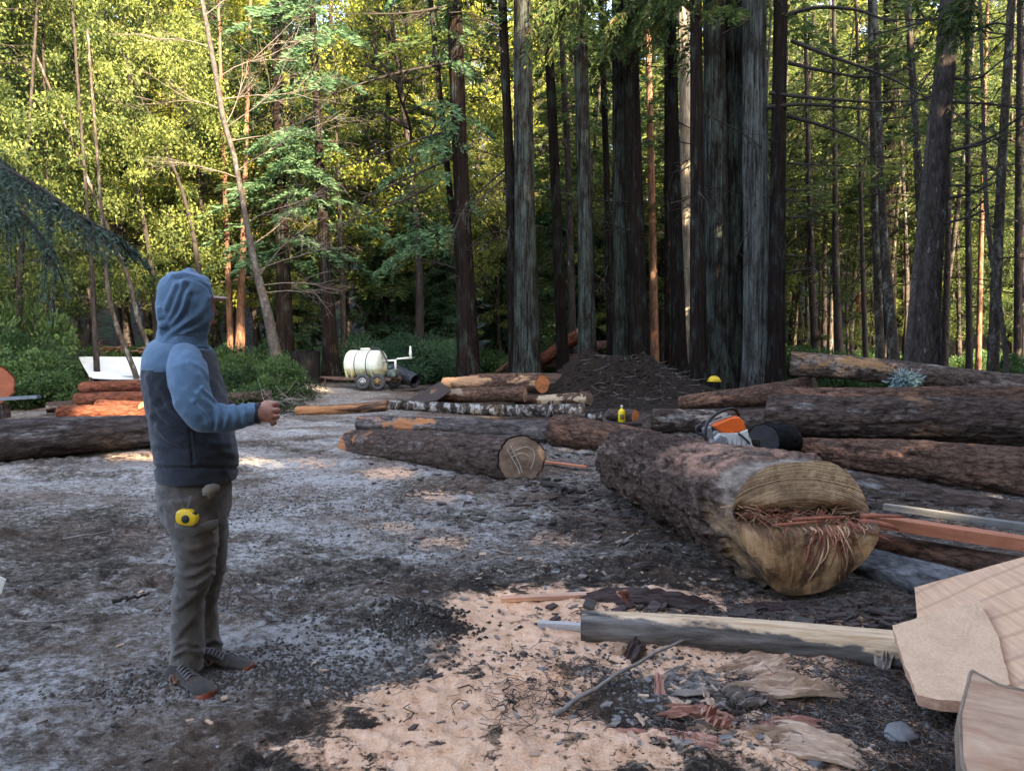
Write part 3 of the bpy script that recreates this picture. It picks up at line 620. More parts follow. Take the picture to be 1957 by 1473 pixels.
bough(tB, np.array([[0, 0, 3.3], at(-80, 330, 7.6)-bl, at(0, 370, 7.6)-bl, at(70, 440, 7.5)-bl, at(110, 520, 7.4)-bl]), .6, 70, L_bough, 6, .055, r0=.03, droop=.7)
bough(tB, np.array([[0, 0, 4.1], at(-100, 250, 7.9)-bl, at(-20, 290, 7.9)-bl, at(40, 340, 7.9)-bl]), .7, 60, L_bough, 7, .055, r0=.03)
# redwood sprays hanging into the top of the frame
tC = empty('overhanging_redwood', (9.4, 9.6, 0), 'redwood just outside the right edge whose lit sprays hang into the top of the picture', 'tree')
mb = MB(); mb.loft([(0, 0, -.3), (0, 0, 6), (-.05, 0, 16)], [.35, .3, .2], 24); mb.build('trunk', M_redd, tC); bl = np.array(tC.location)
bough(tC, np.array([[0, 0, 8.6], at(1500, -260, 10.5)-bl, at(1200, -120, 11)-bl, at(1040, 10, 11)-bl]), 1.3, 150, L_con, 8, .09, r0=.06, droop=.5)
bough(tC, np.array([[0, 0, 8.3], at(1560, -200, 10.2)-bl, at(1330, -70, 10.5)-bl, at(1180, 30, 10.6)-bl]), 1.0, 110, L_con, 9, .09, r0=.05, droop=.5)
bough(tC, np.array([[0, 0, 7.5], at(1900, -60, 9.6)-bl, at(1850, 10, 9.6)-bl, at(1790, -30, 9.6)-bl]), .8, 50, L_con, 10, .09, r0=.03, droop=.5)
# ---------------------------------------------------------------- shrubs
def shrub_mesh(seed, mats, r=1., h=1.1, n=9000, lsz=.075):
    g = np.random.default_rng(seed); k = 26; C = []; D = []
    for q in range(k):
        a = g.random()*6.28; q_ = r*math.sqrt(g.random())*.8; c = np.array([q_*math.cos(a), q_*math.sin(a), h*(.15+.75*g.random())*(1-.5*(q_/r)**2)]); s = .22+.25*g.random(); m = n//k
        p = g.normal(size=(m, 3)); p /= np.linalg.norm(p, axis=1, keepdims=True); p *= s*g.random((m, 1))**.4; C.append(c+p*[1, 1, .8]); D.append(p+g.normal(size=(m, 3))*.1+[0, 0, .05])
    C = np.concatenate(C); D = np.concatenate(D); return leaves('leaves', C, D, lsz*(.6+.8*g.random(len(C))), .5, mats, seed)
def stems_mesh(seed, r=.8, h=1.):
    g = np.random.default_rng(seed+50); mb = MB()
    for q in range(12): branchy(mb, np.array([0, 0, -.1]), np.array([g.normal()*.6, g.normal()*.6, 1.]), h*(.8+.4*g.random()), .015, 1, g, .5, n=4)
    V, Q, T_ = mb.arrays(); return mesh_np('stems', V, Q, T_, [M_limb])
SH = [(shrub_mesh(k, [L_shrub]), stems_mesh(k)) for k in range(3)]; SHT = [(shrub_mesh(5+k, [L_teal], lsz=.06), stems_mesh(5+k)) for k in range(2)]
def shrub(px, py, Y_, s, lab, grp=None, tbl=SH, k=0, sz=None, name='shrub'):
    p = at(px, py, Y_); z = ground_z(p[0], Y_); e = empty(name, (p[0], Y_, z-.05), lab, 'shrub', grp); e.scale = (s, s, sz or s); e.rotation_euler = (0, 0, rnd.random()*6.28)
    link('leaves', tbl[k][0], e); link('stems', tbl[k][1], e); return e
for q, (px, Y_, s, sz) in enumerate([(-20, 17.5, 1.4, 1.6), (50, 17, 1.1, 1.2), (100, 16.3, .8, .8), (20, 16, .9, .7), (40, 19, 1.3, 2.1), (118, 17.6, .6, 1.1)]):
    shrub(px, 760, Y_, s, 'dense green bush left of the red log pile', 'bushes left of the red log pile', k=q % 3, sz=sz)
for q, (px, Y_, s, sz) in enumerate([(440, 15.8, .8, .95), (475, 15.3, .8, .6), (520, 16.6, .8, 1.1), (560, 18, .7, .6), (500, 15.9, .6, .75)]):
    shrub(px, 760, Y_, s, 'light green bush right of the man\'s forearm', 'bushes behind the man\'s hand', k=q % 3, sz=sz)
g = random.Random(9)
for q in range(30):
    px = g.uniform(665, 885); Y_ = g.uniform(24.5, 31); shrub(px, 720, Y_, g.uniform(.9, 1.5), 'blue-green bush in the thicket behind the water tank', 'thicket behind the water tank', SHT, q % 2, sz=g.uniform(.8, 1.3)*(1+.08*(Y_-24)))
for q in range(46):
    Y_ = g.uniform(19, 34); px = g.uniform(1500, 1990); shrub(px, 700, Y_, g.uniform(.5, 1.1), 'leafy undergrowth bush behind the log deck', 'undergrowth behind the log deck', SH, q % 3)
for q in range(24):
    Y_ = g.uniform(20, 30); px = g.uniform(-30, 640); shrub(px, 700, Y_, g.uniform(.6, 1.2), 'leafy undergrowth bush at the foot of the left-hand forest', 'undergrowth in the left-hand forest', SH, q % 3)
for q in range(14):
    Y_ = g.uniform(26, 34); px = g.uniform(900, 1330); shrub(px, 700, Y_, g.uniform(.6, 1.1), 'leafy undergrowth bush behind the redwood grove', 'undergrowth behind the redwoods', SH, q % 3)
for q, (px, Y_, s) in enumerate([(1130, 19.5, .4), (905, 20, .4), (1540, 17, .5)]): pass
# ---------------------------------------------------------------- the trees behind and beside the camera that shade the yard
for (px, py, Y_, r_) in [(1250, 640, 29, .3), (1248, 520, 29, .3), (1246, 420, 29, .3), (1310, 330, 26, .5), (1312, 420, 26, .5), (1312, 600, 26, .4), (1375, 450, 19.7, .28), (1370, 520, 19.7, .22), (1035, 733, 13.5, .3), (675, 865, 9.3, .22), (967, 180, 20, .3),
        (215, 745, 13.6, .5), (170, 790, 13.6, .35), (245, 790, 13.5, .35), (455, 650, 25, .5), (500, 560, 20, .3), (1170, 690, 19, .2), (1065, 30, 11, .5), (1180, 50, 10.6, .4), (1765, 725, 11.5, .2)]:
    fleck(at(px, py, Y_), r_)
FL = np.array(FLECK)
def occluder(x, y, h, rad, seed, n=9500):
    r = np.random.default_rng(seed); C = []; D = []
    for k in range(150):
        zf = r.random(); z = h*.06 + zf*h*.94; env = rad*(1-.55*zf**2); a = r.random()*6.283; q = env*math.sqrt(r.random()); c = np.array([q*math.cos(a), q*math.sin(a), z])
        m = n//150; p = r.normal(size=(m, 3)); p *= .55; C.append(c+p*[1, 1, .5]); D.append(r.normal(size=(m, 3)))
    C = np.concatenate(C); D = np.concatenate(D); base = np.array([x, y, ground_z(x, y)])
    P = C + base; g_ = P - SV*(P[:, 2:3]/SV[2]); keep = np.ones(len(P), bool)
    for fx, fy, rx, ry in FL: keep &= ((g_[:, 0]-fx)/(rx+.17))**2 + ((g_[:, 1]-fy)/(ry+.17))**2 > 1
    e = empty('shade_tree', base, 'leafy conifer standing outside the picture and shading the yard', 'tree', 'trees behind the photographer')
    link('crown', leaves('crown', C[keep], D[keep], .34*(.7+.6*r.random(keep.sum())), .55, [L_con], seed), e)
    mb = MB(); mb.loft([(0, 0, -.4), (0, 0, h*.5), (0, 0, h)], [.4, .28, .05], 12); mb.build('trunk', M_redd, e)
OCC = [(15.5, 12.5, 19), (17.8, 14.5, 18), (14.5, 8.5, 20), (13.2, 4.5, 20), (12, .8, 20), (10.5, -3, 20), (8.5, -6.5, 20), (5.5, -9, 20), (2, -11, 20), (-2, -12.5, 20), (-6.5, -13, 19), (18, 10, 21), (17, 5.5, 21), (16.5, 0, 22), (14.5, -4.5, 22),
       (12, -8.5, 22), (8, -12, 22), (3, -15, 22), (-3, -17, 21), (14, -1.5, 21), (16, 3, 21), (9.5, -9.5, 22), (5, -12.5, 22), (0, -14, 22), (20, 12, 19), (9.4, -13.4, 22), (11.5, -12, 22)]
for q, (x, y, h) in enumerate(OCC): occluder(x, y, h, 3.5, 200+q)
# ================================================================ LOGS
B_dk = bark_mat('log_bark_dark', (.007, .005, .004), (.095, .068, .056), (.22, .21, .20), s=13, sz=5, lich_amt=.15, bump=1., dist=.025, fine=110)
B_br = bark_mat('log_bark_brown', (.009, .005, .004), (.13, .078, .056), (.26, .13, .08), s=14, sz=6, lich_amt=.25, bump=1., dist=.025, fine=110)
B_red = bark_mat('log_bark_red', (.016, .006, .004), (.17, .062, .036), None, s=12, sz=4, bump=1., dist=.03, fine=90)
B_big = bark_mat('log_bark_big', (.005, .0035, .003), (.09, .060, .048), (.22, .16, .13), s=9, sz=6.5, lich_amt=.35, bump=1., dist=.04, fine=70)
def peeled(name, bark, wood, thr=.55, s=3., sz=1.2, rough=.7, zfade=None, top=None):
    """bark with patches where it has come off and the wood shows"""
    m = bark.copy(); m.name = name; nt_ = m.node_tree; b = nt_.nodes['Principled BSDF']; src = b.inputs['Base Color'].links[0].from_socket
    t = NT.__new__(NT); t.m = m; t.t = nt_; t.b = b
    n = t.noise(t.coord(scale=(s, s, sz)), 1, 5, .65, .5)
    f = n
    if zfade:   # (z at which the wood begins, sign, strength)
        x = t.n('ShaderNodeSeparateXYZ'); t.l(t.coord(), x.inputs[0])
        f = t.math('ADD', n, t.math('MULTIPLY', t.math('SUBTRACT', x.outputs['Z'], zfade[0]), zfade[1]))
    f = t.ramp(f, [(thr-.02, 0.), (thr+.03, 1.)])
    wc = t.ramp(t.noise(t.coord(scale=(40, 40, 3)), 1, 4, .6), [(.3, tuple(a*.6 for a in wood)), (.7, wood)])
    nt_.links.new(t.mix(f, src, wc), b.inputs['Base Color']); return m
def face_mat(name, inner, outer, dark=.5, rings=60, stain=(.10, .07, .05), stain_amt=.5, rim=.9):
    t = NT(name, .75, .3); v = t.coord(); x = t.n('ShaderNodeSeparateXYZ'); t.l(v, x.inputs[0])
    r = t.math('SQRT', t.math('ADD', t.math('MULTIPLY', x.outputs[0], x.outputs[0]), t.math('MULTIPLY', x.outputs[1], x.outputs[1])))
    n = t.noise(v, 4, 4); rn = t.math('ADD', r, t.math('MULTIPLY', n, .06))
    wv = t.math('SINE', t.math('MULTIPLY', rn, rings*6.28)); wv = t.math('ADD', t.math('MULTIPLY', wv, .5), .5)
    c = t.mix(t.math('MULTIPLY', wv, .45), inner, outer)
    st = t.ramp(t.noise(t.coord(scale=(3.5, 5, 3)), 1, 6, .7), [(.5-.15*stain_amt, 0.), (.75-.15*stain_amt, .85)])
    c = t.mix(st, c, stain)
    sc = t.noise(t.coord(scale=(4, 120, 4), rot=(0, 0, .5)), 1, 3, .6); c = t.mix(t.math('MULTIPLY', t.ramp(sc, [(.5, 0.), (.7, .5)]), 1.), c, tuple(a*dark for a in inner))
    t.base(c); t.bump(t.math('ADD', wv, t.math('MULTIPLY', sc, 1.2)), .35, .006); return t.m
F_or = face_mat('fresh_cut_orange', (.58, .20, .07), (.68, .30, .12), stain_amt=.1)
F_tan = face_mat('cut_wood_tan', (.34, .20, .12), (.42, .28, .18), stain_amt=.6)
F_dk = face_mat('weathered_cut', (.16, .10, .07), (.24, .16, .11), stain_amt=.8)
F_bk = face_mat('black_cut', (.02, .018, .02), (.03, .027, .028), stain=(.01, .01, .01), stain_amt=.5)
F_red = face_mat('red_cut', (.30, .10, .055), (.36, .13, .075), rings=12, stain=(.2, .06, .035), stain_amt=.3)
def make_log(name, label, e1, e2, bark, f1=None, f2=None, rough=.12, n=64, nz=140, seed=0, z1=None, z2=None, sag=0., group=None, plates=.5, oval=1., ps=7., skew=0.):
    """e = (px, py, height px, Y) of each end's centre"""
    p1, p2 = at(*e1[:2], e1[3]), at(*e2[:2], e2[3]); r1, r2 = e1[2]/2*e1[3]/F0, e2[2]/2*e2[3]/F0
    if z1 is not None: p1[2] = z1
    if z2 is not None: p2[2] = z2
    ax = p2-p1; L = np.linalg.norm(ax); mid = (p1+p2)/2
    q = Vector(ax).to_track_quat('Z', 'Y'); e = empty(name, mid, label, 'log', group); e.rotation_mode = 'QUATERNION'; e.rotation_quaternion = q
    zz = np.linspace(-L/2, L/2, nz)[:, None]; th = np.arange(n)*2*math.pi/n; c, s = np.cos(th)[None], np.sin(th)[None]
    rb = (r1+r2)/2; u, v = c*rb, s*rb
    bend = np.stack([sag*np.sin((zz[:, 0]/L+.5)*math.pi*1.3)+.02*np.sin(zz[:, 0]*2+seed), .02*np.cos(zz[:, 0]*1.7+seed), zz[:, 0]], 1)
    big = fbm(c*1.3+seed, s*1.3, zz*.8, seed, 3)-.5
    pl = fbm(u*ps*2.2+seed, v*ps*2.2, zz*ps*.55, seed+3, 3); pl = sstep(.3, .62, pl)-.5
    fine = fbm(u*40, v*40, zz*22, seed+9, 2)-.5
    M = 1 + rough*1.3*big + rough*plates*pl + rough*.55*fine
    rad = np.interp(zz[:, 0], [-L/2, L/2], [r1, r2])
    mb = MB(); mb.loft(bend, rad, n, False, ref=(1, 0, 0), mult=M)
    if skew:
        aw = q.inverted() @ Vector((0, 1, 0)); Vv = mb.V[0]; zf_ = np.clip((Vv[:, 2]-L*.2)/(L*.3), 0, 1)**2; Vv[:, 2] += skew*zf_*(Vv[:, 0]*aw.x + Vv[:, 1]*aw.y)
    A = []
    for k, sg in ((0, -1), (nz-1, 1)):   # bark thickness ring
        ring = mb.V[0][k*n:(k+1)*n]; cen = bend[k]; inn = cen + (ring-cen)*.925; inn[:, 2] += -sg*.002
        base = mb.n; mb.V.append(inn); mb.n += n; jj = np.arange(n); j2 = (jj+1) % n
        o_ = np.arange(n)+k*n; Qr = np.stack([k*n+jj, k*n+j2, base+j2, base+jj], 1); mb.Q.append(Qr if sg < 0 else Qr[:, ::-1]); mb.qm.append(np.zeros(n)); A.append((ring, cen, sg))
    mb.build('bark', bark, e)
    for (ring, cen, sg), fm in zip(A, (f1, f2)):
        fm = fm or F_dk; fb = MB(); K = 9
        rows = [cen + (ring-cen)*.93*(k/K) for k in range(1, K+1)]
        P_ = np.concatenate(rows); P_[:, 2] = P_[:, 2] + (fbm(P_[:, 0]*9, P_[:, 1]*9, seed, 2, 2)-.5)*.012*sg
        V_ = np.concatenate([P_, cen[None]]); jj = np.arange(n); j2 = (jj+1) % n
        Qs = np.concatenate([np.stack([k*n+jj, k*n+j2, (k+1)*n+j2, (k+1)*n+jj], 1) for k in range(K-1)]); Ts = np.stack([jj, j2, np.full(n, K*n)], 1)
        if sg > 0: Qs = Qs[:, ::-1]
        else: Ts = Ts[:, ::-1]
        fb.add(V_-cen, Qs[:, ::-1], Ts[:, ::-1]); o = fb.build('cut_face', fm, e, loc=cen)
    return e, L, (r1, r2)
LOG = make_log
# centre row of logs
eA, LA, rA = LOG('log', 'brown log with chalk marks on its cut face, front of the row', (676, 853, 64, 10.4), (1000, 875, 94, 8.0), peeled('chalk_log_bark', B_dk, (.36, .16, .08), .66, 3, 2, zfade=(-1.0, -.30)), F_or, face_mat('chalked_cut', (.36, .26, .19), (.30, .19, .13), stain_amt=.75, rings=16), seed=1, n=96, nz=240, skew=.55)
ch = NT('chalk', .9, .1); ch.base((.50, .46, .40)); CH = ch.m
mb = MB(); rr_ = rA[1]; zc = LA/2+.016
def stroke(pts, w=.007, z=zc):
    P = interp_path([(a*rr_, b*rr_, z) for a, b in pts], 14); mb.loft(P, w*.55, 5)
stroke([(-.55, .55), (-.2, -.25), (-.1, -.6)]); stroke([(-.7, .4), (-.32, -.3), (-.2, -.65)]); stroke([(-.35, .35), (.1, .45), (.42, .2), (.38, -.2), (.25, -.45)]); stroke([(-.5, .1), (-.1, .2), (.2, .05)])
# orient strokes so that local "up" on the face is world up
up_ = eA.rotation_quaternion.inverted() @ Vector((0, 0, 1)); aa = math.atan2(up_.y, up_.x)-math.pi/2; awl = eA.rotation_quaternion.inverted() @ Vector((0, 1, 0))
for k_ in range(len(mb.V)):
    Vk = mb.V[k_] @ rotz(aa).T; Vk[:, 2] += .55*(Vk[:, 0]*awl.x + Vk[:, 1]*awl.y); mb.V[k_] = Vk
oM = mb.build('chalk_mark', CH, eA)
LOG('log', 'dark log with charred left end and one peeled orange band, behind the chalk-marked log', (688, 806, 32, 12.0), (1062, 802, 44, 10.9), peeled('banded_bark', bark_mat('charred_bark', (.012, .010, .010), (.10, .085, .08), (.22, .2, .2), s=11, sz=5, lich_amt=.3, bump=1., dist=.02), (.42, .19, .09), .61, 2, 1.2), F_bk, F_dk, seed=2, z1=.15, z2=.18)
B_wht = NT('white_blotched_bark', .85, .2); v = B_wht.coord(scale=(5, 5, 9)); n_ = B_wht.noise(v, 1, 6, .7, .6)
B_wht.base(B_wht.ramp(n_, [(.40, (.015, .012, .01)), (.52, (.08, .06, .045)), (.56, (.24, .23, .22)), (.75, (.38, .37, .36))])); B_wht.bump(n_, .5, .01)
LOG('log', 'long slim white-blotched log lying behind the dark charred-end log', (742, 783, 18, 13.5), (1118, 780, 26, 12.6), B_wht.m, F_tan, F_dk, seed=3, rough=.05, n=40, z1=.32, z2=.3)
LOG('beam', 'rough half-charred timber sticking out left of the white-blotched log', (566, 790, 16, 14), (740, 778, 20, 13.6), peeled('burnt_split', bark_mat('burnt', (.012, .01, .009), (.09, .06, .045), None, s=8, sz=2), (.40, .19, .09), .5, 6, .8), F_bk, F_or, seed=4, rough=.22, n=24, nz=60, z1=.2, z2=.3)
LOG('log', 'smooth brown log below the orange-ended one', (826, 755, 26, 16.3), (1003, 755, 31, 15.6), peeled('b_smooth', B_br, (.30, .22, .16), .6, 2.5, 1.5), F_dk, F_tan, seed=5)
LOG('log', 'log with a bright sunlit orange cut end, beneath the thick furrowed redwood', (850, 731, 22, 18.5), (1036, 733, 36, 17.0), peeled('b_peeled_orange', B_br, (.46, .27, .15), .52, 2, 1.2), F_dk, F_or, seed=6, skew=.35)
LOG('log', 'log just right of the orange-ended log, its cut end dull orange', (900, 728, 24, 19), (1092, 731, 38, 17.8), B_br, F_dk, F_tan, seed=7, skew=.35)
LOG('short_log', 'short bark-patched log with a pale streak at the foot of the dirt mound', (1030, 768, 20, 15.6), (1126, 759, 28, 15.0), peeled('b_patch', B_br, (.50, .38, .26), .53, 5, 4), F_tan, F_dk, seed=8, n=40, nz=60)
LOG('short_log', 'small pale-barked log between the white-blotched log and the dirt mound', (985, 762, 20, 16.2), (1075, 766, 26, 15.8), B_br, F_dk, F_dk, seed=9, n=40, nz=60)
LOG('short_log', 'short dark log tucked behind the right end of the charred-end log', (1060, 800, 20, 12.4), (1122, 800, 24, 12.2), B_dk, F_bk, F_bk, seed=10, n=40, nz=50)
LOG('short_log', 'short whitish log stub left of the yellow bottle', (1118, 799, 18, 12.3), (1150, 798, 20, 12.3), B_wht.m, F_dk, F_dk, seed=11, n=32, nz=30)
LOG('short_log', 'small log with an orange cut end right of the yellow bottle', (1165, 793, 22, 13.2), (1214, 798, 26, 12.8), B_dk, F_dk, F_or, seed=12, n=40, nz=50)
LOG('log', 'brown log tucked behind the far end of the huge splintered log', (1062, 828, 60, 10.6), (1262, 858, 66, 9.6), B_br, F_dk, F_dk, seed=13, n=80, nz=160, z1=.22)
# right-hand deck
LOG('log', 'uppermost log of the right-hand deck, its bark worn to bare tan wood in the middle', (1510, 694, 46, 13.2), (2010, 742, 46, 11.9), peeled('b_top', bark_mat('b_topb', (.010, .007, .006), (.14, .10, .08), (.30, .25, .22), s=12, sz=7, lich_amt=.4, bump=1.), (.42, .24, .12), .62, 2, 1.0), F_tan, F_dk, seed=14, n=96, nz=240)
LOG('log', 'tapering log half buried left of the deck, below the uppermost log', (1300, 772, 26, 14.8), (1560, 742, 52, 13.4), B_br, F_dk, F_dk, seed=15, n=72, sag=.06)
LOG('log', 'log behind the chainsaw, poking out from under the right-hand deck', (1246, 806, 46, 12.2), (1640, 806, 60, 11.2), peeled('b_saw', B_dk, (.34, .28, .24), .64, 3, 2), F_dk, F_dk, seed=16, n=72)
LOG('log', 'log lying directly behind the thick dark log, only its upper edge showing', (1475, 762, 46, 12.0), (2020, 768, 58, 10.4), B_br, F_dk, F_dk, seed=17, n=72)
LOG('log', 'thick dark rough-barked log of the deck, second from the front', (1468, 790, 74, 10.0), (2030, 812, 92, 8.5), B_dk, F_dk, F_dk, seed=18, n=120, nz=340, rough=.15, plates=.6)
LOG('log', 'knobbly reddish-brown log in front of the thick dark one', (1500, 858, 44, 9.6), (2030, 912, 112, 6.9), B_br, F_dk, F_dk, seed=19, n=120, nz=340, rough=.17, plates=.7)
LOG('log', 'black shaded log lowest under the right-hand deck', (1600, 925, 50, 7.7), (2040, 1003, 62, 6.3), B_dk, F_bk, F_dk, seed=20, n=72)
LOG('log', 'bluish-grey weathered log lying under the red beam', (1640, 1075, 62, 4.85), (1880, 1142, 96, 4.1), bark_mat('b_blue', (.02, .02, .022), (.17, .165, .17), (.33, .33, .36), s=10, sz=5, lich_amt=.3), F_dk, F_dk, seed=21, n=80)
LOG('log', 'mossy brown log behind the bluish-grey one under the red beam', (1670, 1035, 42, 5.3), (1990, 1096, 62, 4.75), B_br, F_dk, F_dk, seed=22, n=80)
LOG('black_log', 'black end of a short log right of the chainsaw', (1458, 838, 64, 8.6), (1500, 842, 60, 9.3), bark_mat('black_bark', (.006, .006, .007), (.02, .02, .022), None, s=8, sz=4), F_bk, F_bk, seed=23, n=48, nz=30)  # short log with near-black bark and end faces
# left-hand logs
LOG('log', 'long dark log with pale lichen spots lying behind the man on the left', (-120, 850, 96, 8.9), (300, 826, 60, 10.5), peeled('b_left', bark_mat('b_lf', (.007, .006, .006), (.085, .07, .066), (.22, .22, .23), s=10, sz=3, lich_amt=.3, bump=1.), (.50, .50, .48), .70, 4, 4), F_dk, F_tan, seed=24, n=96, nz=240)
for q, (a, b, lab, f2) in enumerate([((160, 739, 24, 15.6), (300, 739, 24, 15.0), 'topmost log of the sunlit red pile behind the man', F_red),
        ((150, 762, 26, 15.2), (330, 764, 26, 14.6), 'middle log of the sunlit red pile behind the man', F_red), ((88, 781, 20, 14.9), (200, 772, 22, 15.4), 'dark thin log poking out left from the red pile', F_red),
        ((118, 790, 28, 14.2), (330, 789, 30, 13.8), 'bottom front log of the sunlit red pile', F_or), ((190, 776, 26, 14.6), (276, 776, 22, 13.9), 'log of the red pile whose orange cut end shows beside the man\'s back', F_or)]):
    LOG('log', lab, a, b, B_red if q != 2 else B_dk, F_red, f2, seed=30+q, n=60, nz=120, rough=.14)
eD, LD, rD = LOG('round_cut_log', 'huge log end, flat rust-red disc with scratched lines, at the left edge', (-14, 733, 78, 11.5), (-70, 731, 78, 12.6), B_red, face_mat('rust_disc', (.33, .115, .06), (.36, .13, .07), rings=5, stain=(.24, .075, .045), stain_amt=.2), F_red, seed=36, n=72, nz=40)
mb = MB()
for pts in ([(-.1, -.55), (.15, .3), (.35, -.5)], [(.02, -.2), (.3, -.2)], [(-.1, .3), (.5, .35)], [(.2, .3), (.1, .6)]):
    mb.loft(interp_path([(a*rD[0], b*rD[0], -LD/2-.008) for a, b in pts], 10), .006, 4)
o = mb.build('scratched_line', M_limb, eD); upl = eD.rotation_quaternion.inverted() @ Vector((0, 0, 1)); o.rotation_euler = (0, 0, math.atan2(upl.y, upl.x)-math.pi/2)
# log pile behind the grove and slanting one
for q, (a, b, lab) in enumerate([((950, 712, 10, 25), (1010, 668, 14, 24), 'thin dark log slanting up left of the thick furrowed redwood'), ((1030, 690, 22, 26), (1110, 640, 26, 25), 'far reddish log slanting up behind the grove'),
        ((1000, 700, 20, 26.6), (1135, 684, 24, 25.4), 'far brown log lying behind the grove, under the slanting one'), ((1120, 664, 18, 25), (1172, 660, 18, 24.6), 'far dark log lying right of the slanting ones behind the grove')]):
    LOG('log', lab, a, b, B_red if q == 1 else B_br, F_tan, F_tan, seed=60+q, n=32, nz=50)
# ---------------------------------------------------------------- the huge splintered log
def big_log():
    Yn, Yf = 4.36, 7.4
    pn = at(1538, 1022, Yn); pf = at(1196, 893, Yf); pn[2] = .425; pf[2] = .31
    rn, rf = .455, .31; ax = pn-pf; L = np.linalg.norm(ax)
    e = empty('log', (pn+pf)/2, 'huge rough-barked log with a splintered butt end, chainsaw standing on it', 'log'); e.rotation_mode = 'QUATERNION'
    z = Vector(ax).normalized(); x = z.cross(Vector((0, 0, 1))).normalized() ; y = z.cross(x)
    # local x = picture left/right, local y = world down -> flip so that y is up
    if y.z < 0: x, y = -x, -y
    Rm = Matrix((x, y, z)).transposed(); e.rotation_quaternion = Rm.to_quaternion()
    XR = 1 if x.x > 0 else -1    # +1 when local +x is to the right in the picture
    n, nz = 220, 330; th = np.arange(n)*2*math.pi/n; c, s = np.cos(th)[None], np.sin(th)[None]; zz = np.linspace(-L/2, L/2-.02, nz)[:, None]
    rad = np.interp(zz[:, 0], [-L/2, L/2*.3, L/2], [rf, .375, rn]); u, v = c*.38, s*.38
    big = fbm(c*1.2, s*1.2, zz*.7, 4, 3)-.5; pl = sstep(.32, .6, fbm(u*14, v*14, zz*3.6, 5, 3))-.5; fine = fbm(u*52, v*52, zz*14, 6, 3)-.5
    endm = sstep(L/2-.36, L/2-.30, zz + .42*(fbm(c*2.6, s*2.6, zz*3, 8, 4, .6)-.5)*2 - .06*s)     # bark gone near the cut
    topb = sstep(.35, .75, s)*sstep(-.05, .35, zz+.25*(vn(c*3, s*3, zz*3, 12)-.5))*(1-endm)      # flaked band along the top
    M = 1 + .10*big + (.12*pl + .13*fine)*(1-endm)*(1-.5*topb) - .075*endm
    # slightly polygonal section: flattened lower left and right like the axe-cut butt
    dw = R(90) - (R(90)-th[None])*1.0; flat = 1 + .05*(vn(c*2.1, s*2.1, 0, 77)-.5)*2 - .10*np.maximum(0, np.cos(th[None]-R(222)))**8 - .10*np.maximum(0, np.cos(th[None]-R(318)))**8 + .05*np.maximum(0, np.cos(th[None]-R(268)))**10 + .05*np.maximum(0, np.cos(th[None]-R(345)))**10 - .05*np.maximum(0, np.cos(th[None]-R(95)))**6
    M = M*(1+(flat-1)*sstep(-.3, L/2, zz))
    P = np.stack([0*zz[:, 0], 0*zz[:, 0], zz[:, 0]], 1)
    mb = MB(); A_, B_, _ = frames(P, (1, 0, 0)); ell_ = np.interp(zz[:, 0], [-L/2, L/2], [1.0, 1.10])
    mb.loft(P, np.stack([rad*ell_, rad*.97], 1), n, False, ref=(1, 0, 0), mult=M)
    def step(x_, y_):
        xr = x_*XR; gy = .03 - .05*xr; low = sstep(.05, -.06, y_-gy); return low*(.055 + .10*np.clip(-y_, 0, .25) - .30*np.clip(-y_-.22, 0, .5)) + (1-low)*(-.03+.02*y_)
    V0 = mb.V[0]; V0[:, 2] += step(V0[:, 0], V0[:, 1])*np.clip((V0[:, 2]-L*.28)/(L*.20), 0, 1)
    ring = mb.V[0][(nz-1)*n:nz*n].copy(); ring0 = mb.V[0][:n].copy()
    t = NT('big_log_bark', .88, .3); src = B_big; 
    m = B_big.copy(); m.name = 'big_log_surface'; ntm = m.node_tree; t = NT.__new__(NT); t.m = m; t.t = ntm; t.b = ntm.nodes['Principled BSDF']; cs = t.b.inputs['Base Color'].links[0].from_socket
    wood = t.ramp(t.noise(t.coord(scale=(5, 5, 3)), 1, 6, .7), [(.38, (.05, .035, .028)), (.5, (.20, .13, .08)), (.66, (.42, .28, .16))])
    grey = t.ramp(t.noise(t.coord(scale=(12, 12, 3)), 1, 6, .7), [(.35, (.07, .05, .04)), (.5, (.19, .15, .12)), (.65, (.33, .27, .22))])
    wood = t.mix(t.attr('upper'), wood, grey)
    c_ = t.mix(t.attr('endm'), cs, wood); c_ = t.mix(t.math('MULTIPLY', t.attr('topb'), t.ramp(t.noise(t.coord(scale=(7, 7, 4)), 1, 5, .7), [(.4, 0.), (.6, .8)])), c_, (.42, .24, .17)); ntm.links.new(c_, t.b.inputs['Base Color'])
    V_, Q_, T_ = mb.arrays(); me = mesh_np('bark', V_, Q_, T_, [m])
    one = np.ones((nz, n))
    for nm, a in (('endm', endm*one), ('topb', topb*one), ('upper', sstep(-.1, .5, s-.0*c)*one)):
        q = me.attributes.new(nm, 'FLOAT', 'POINT'); q.data.foreach_set('value', a.astype(np.float32).ravel())
    link('bark', me, e)
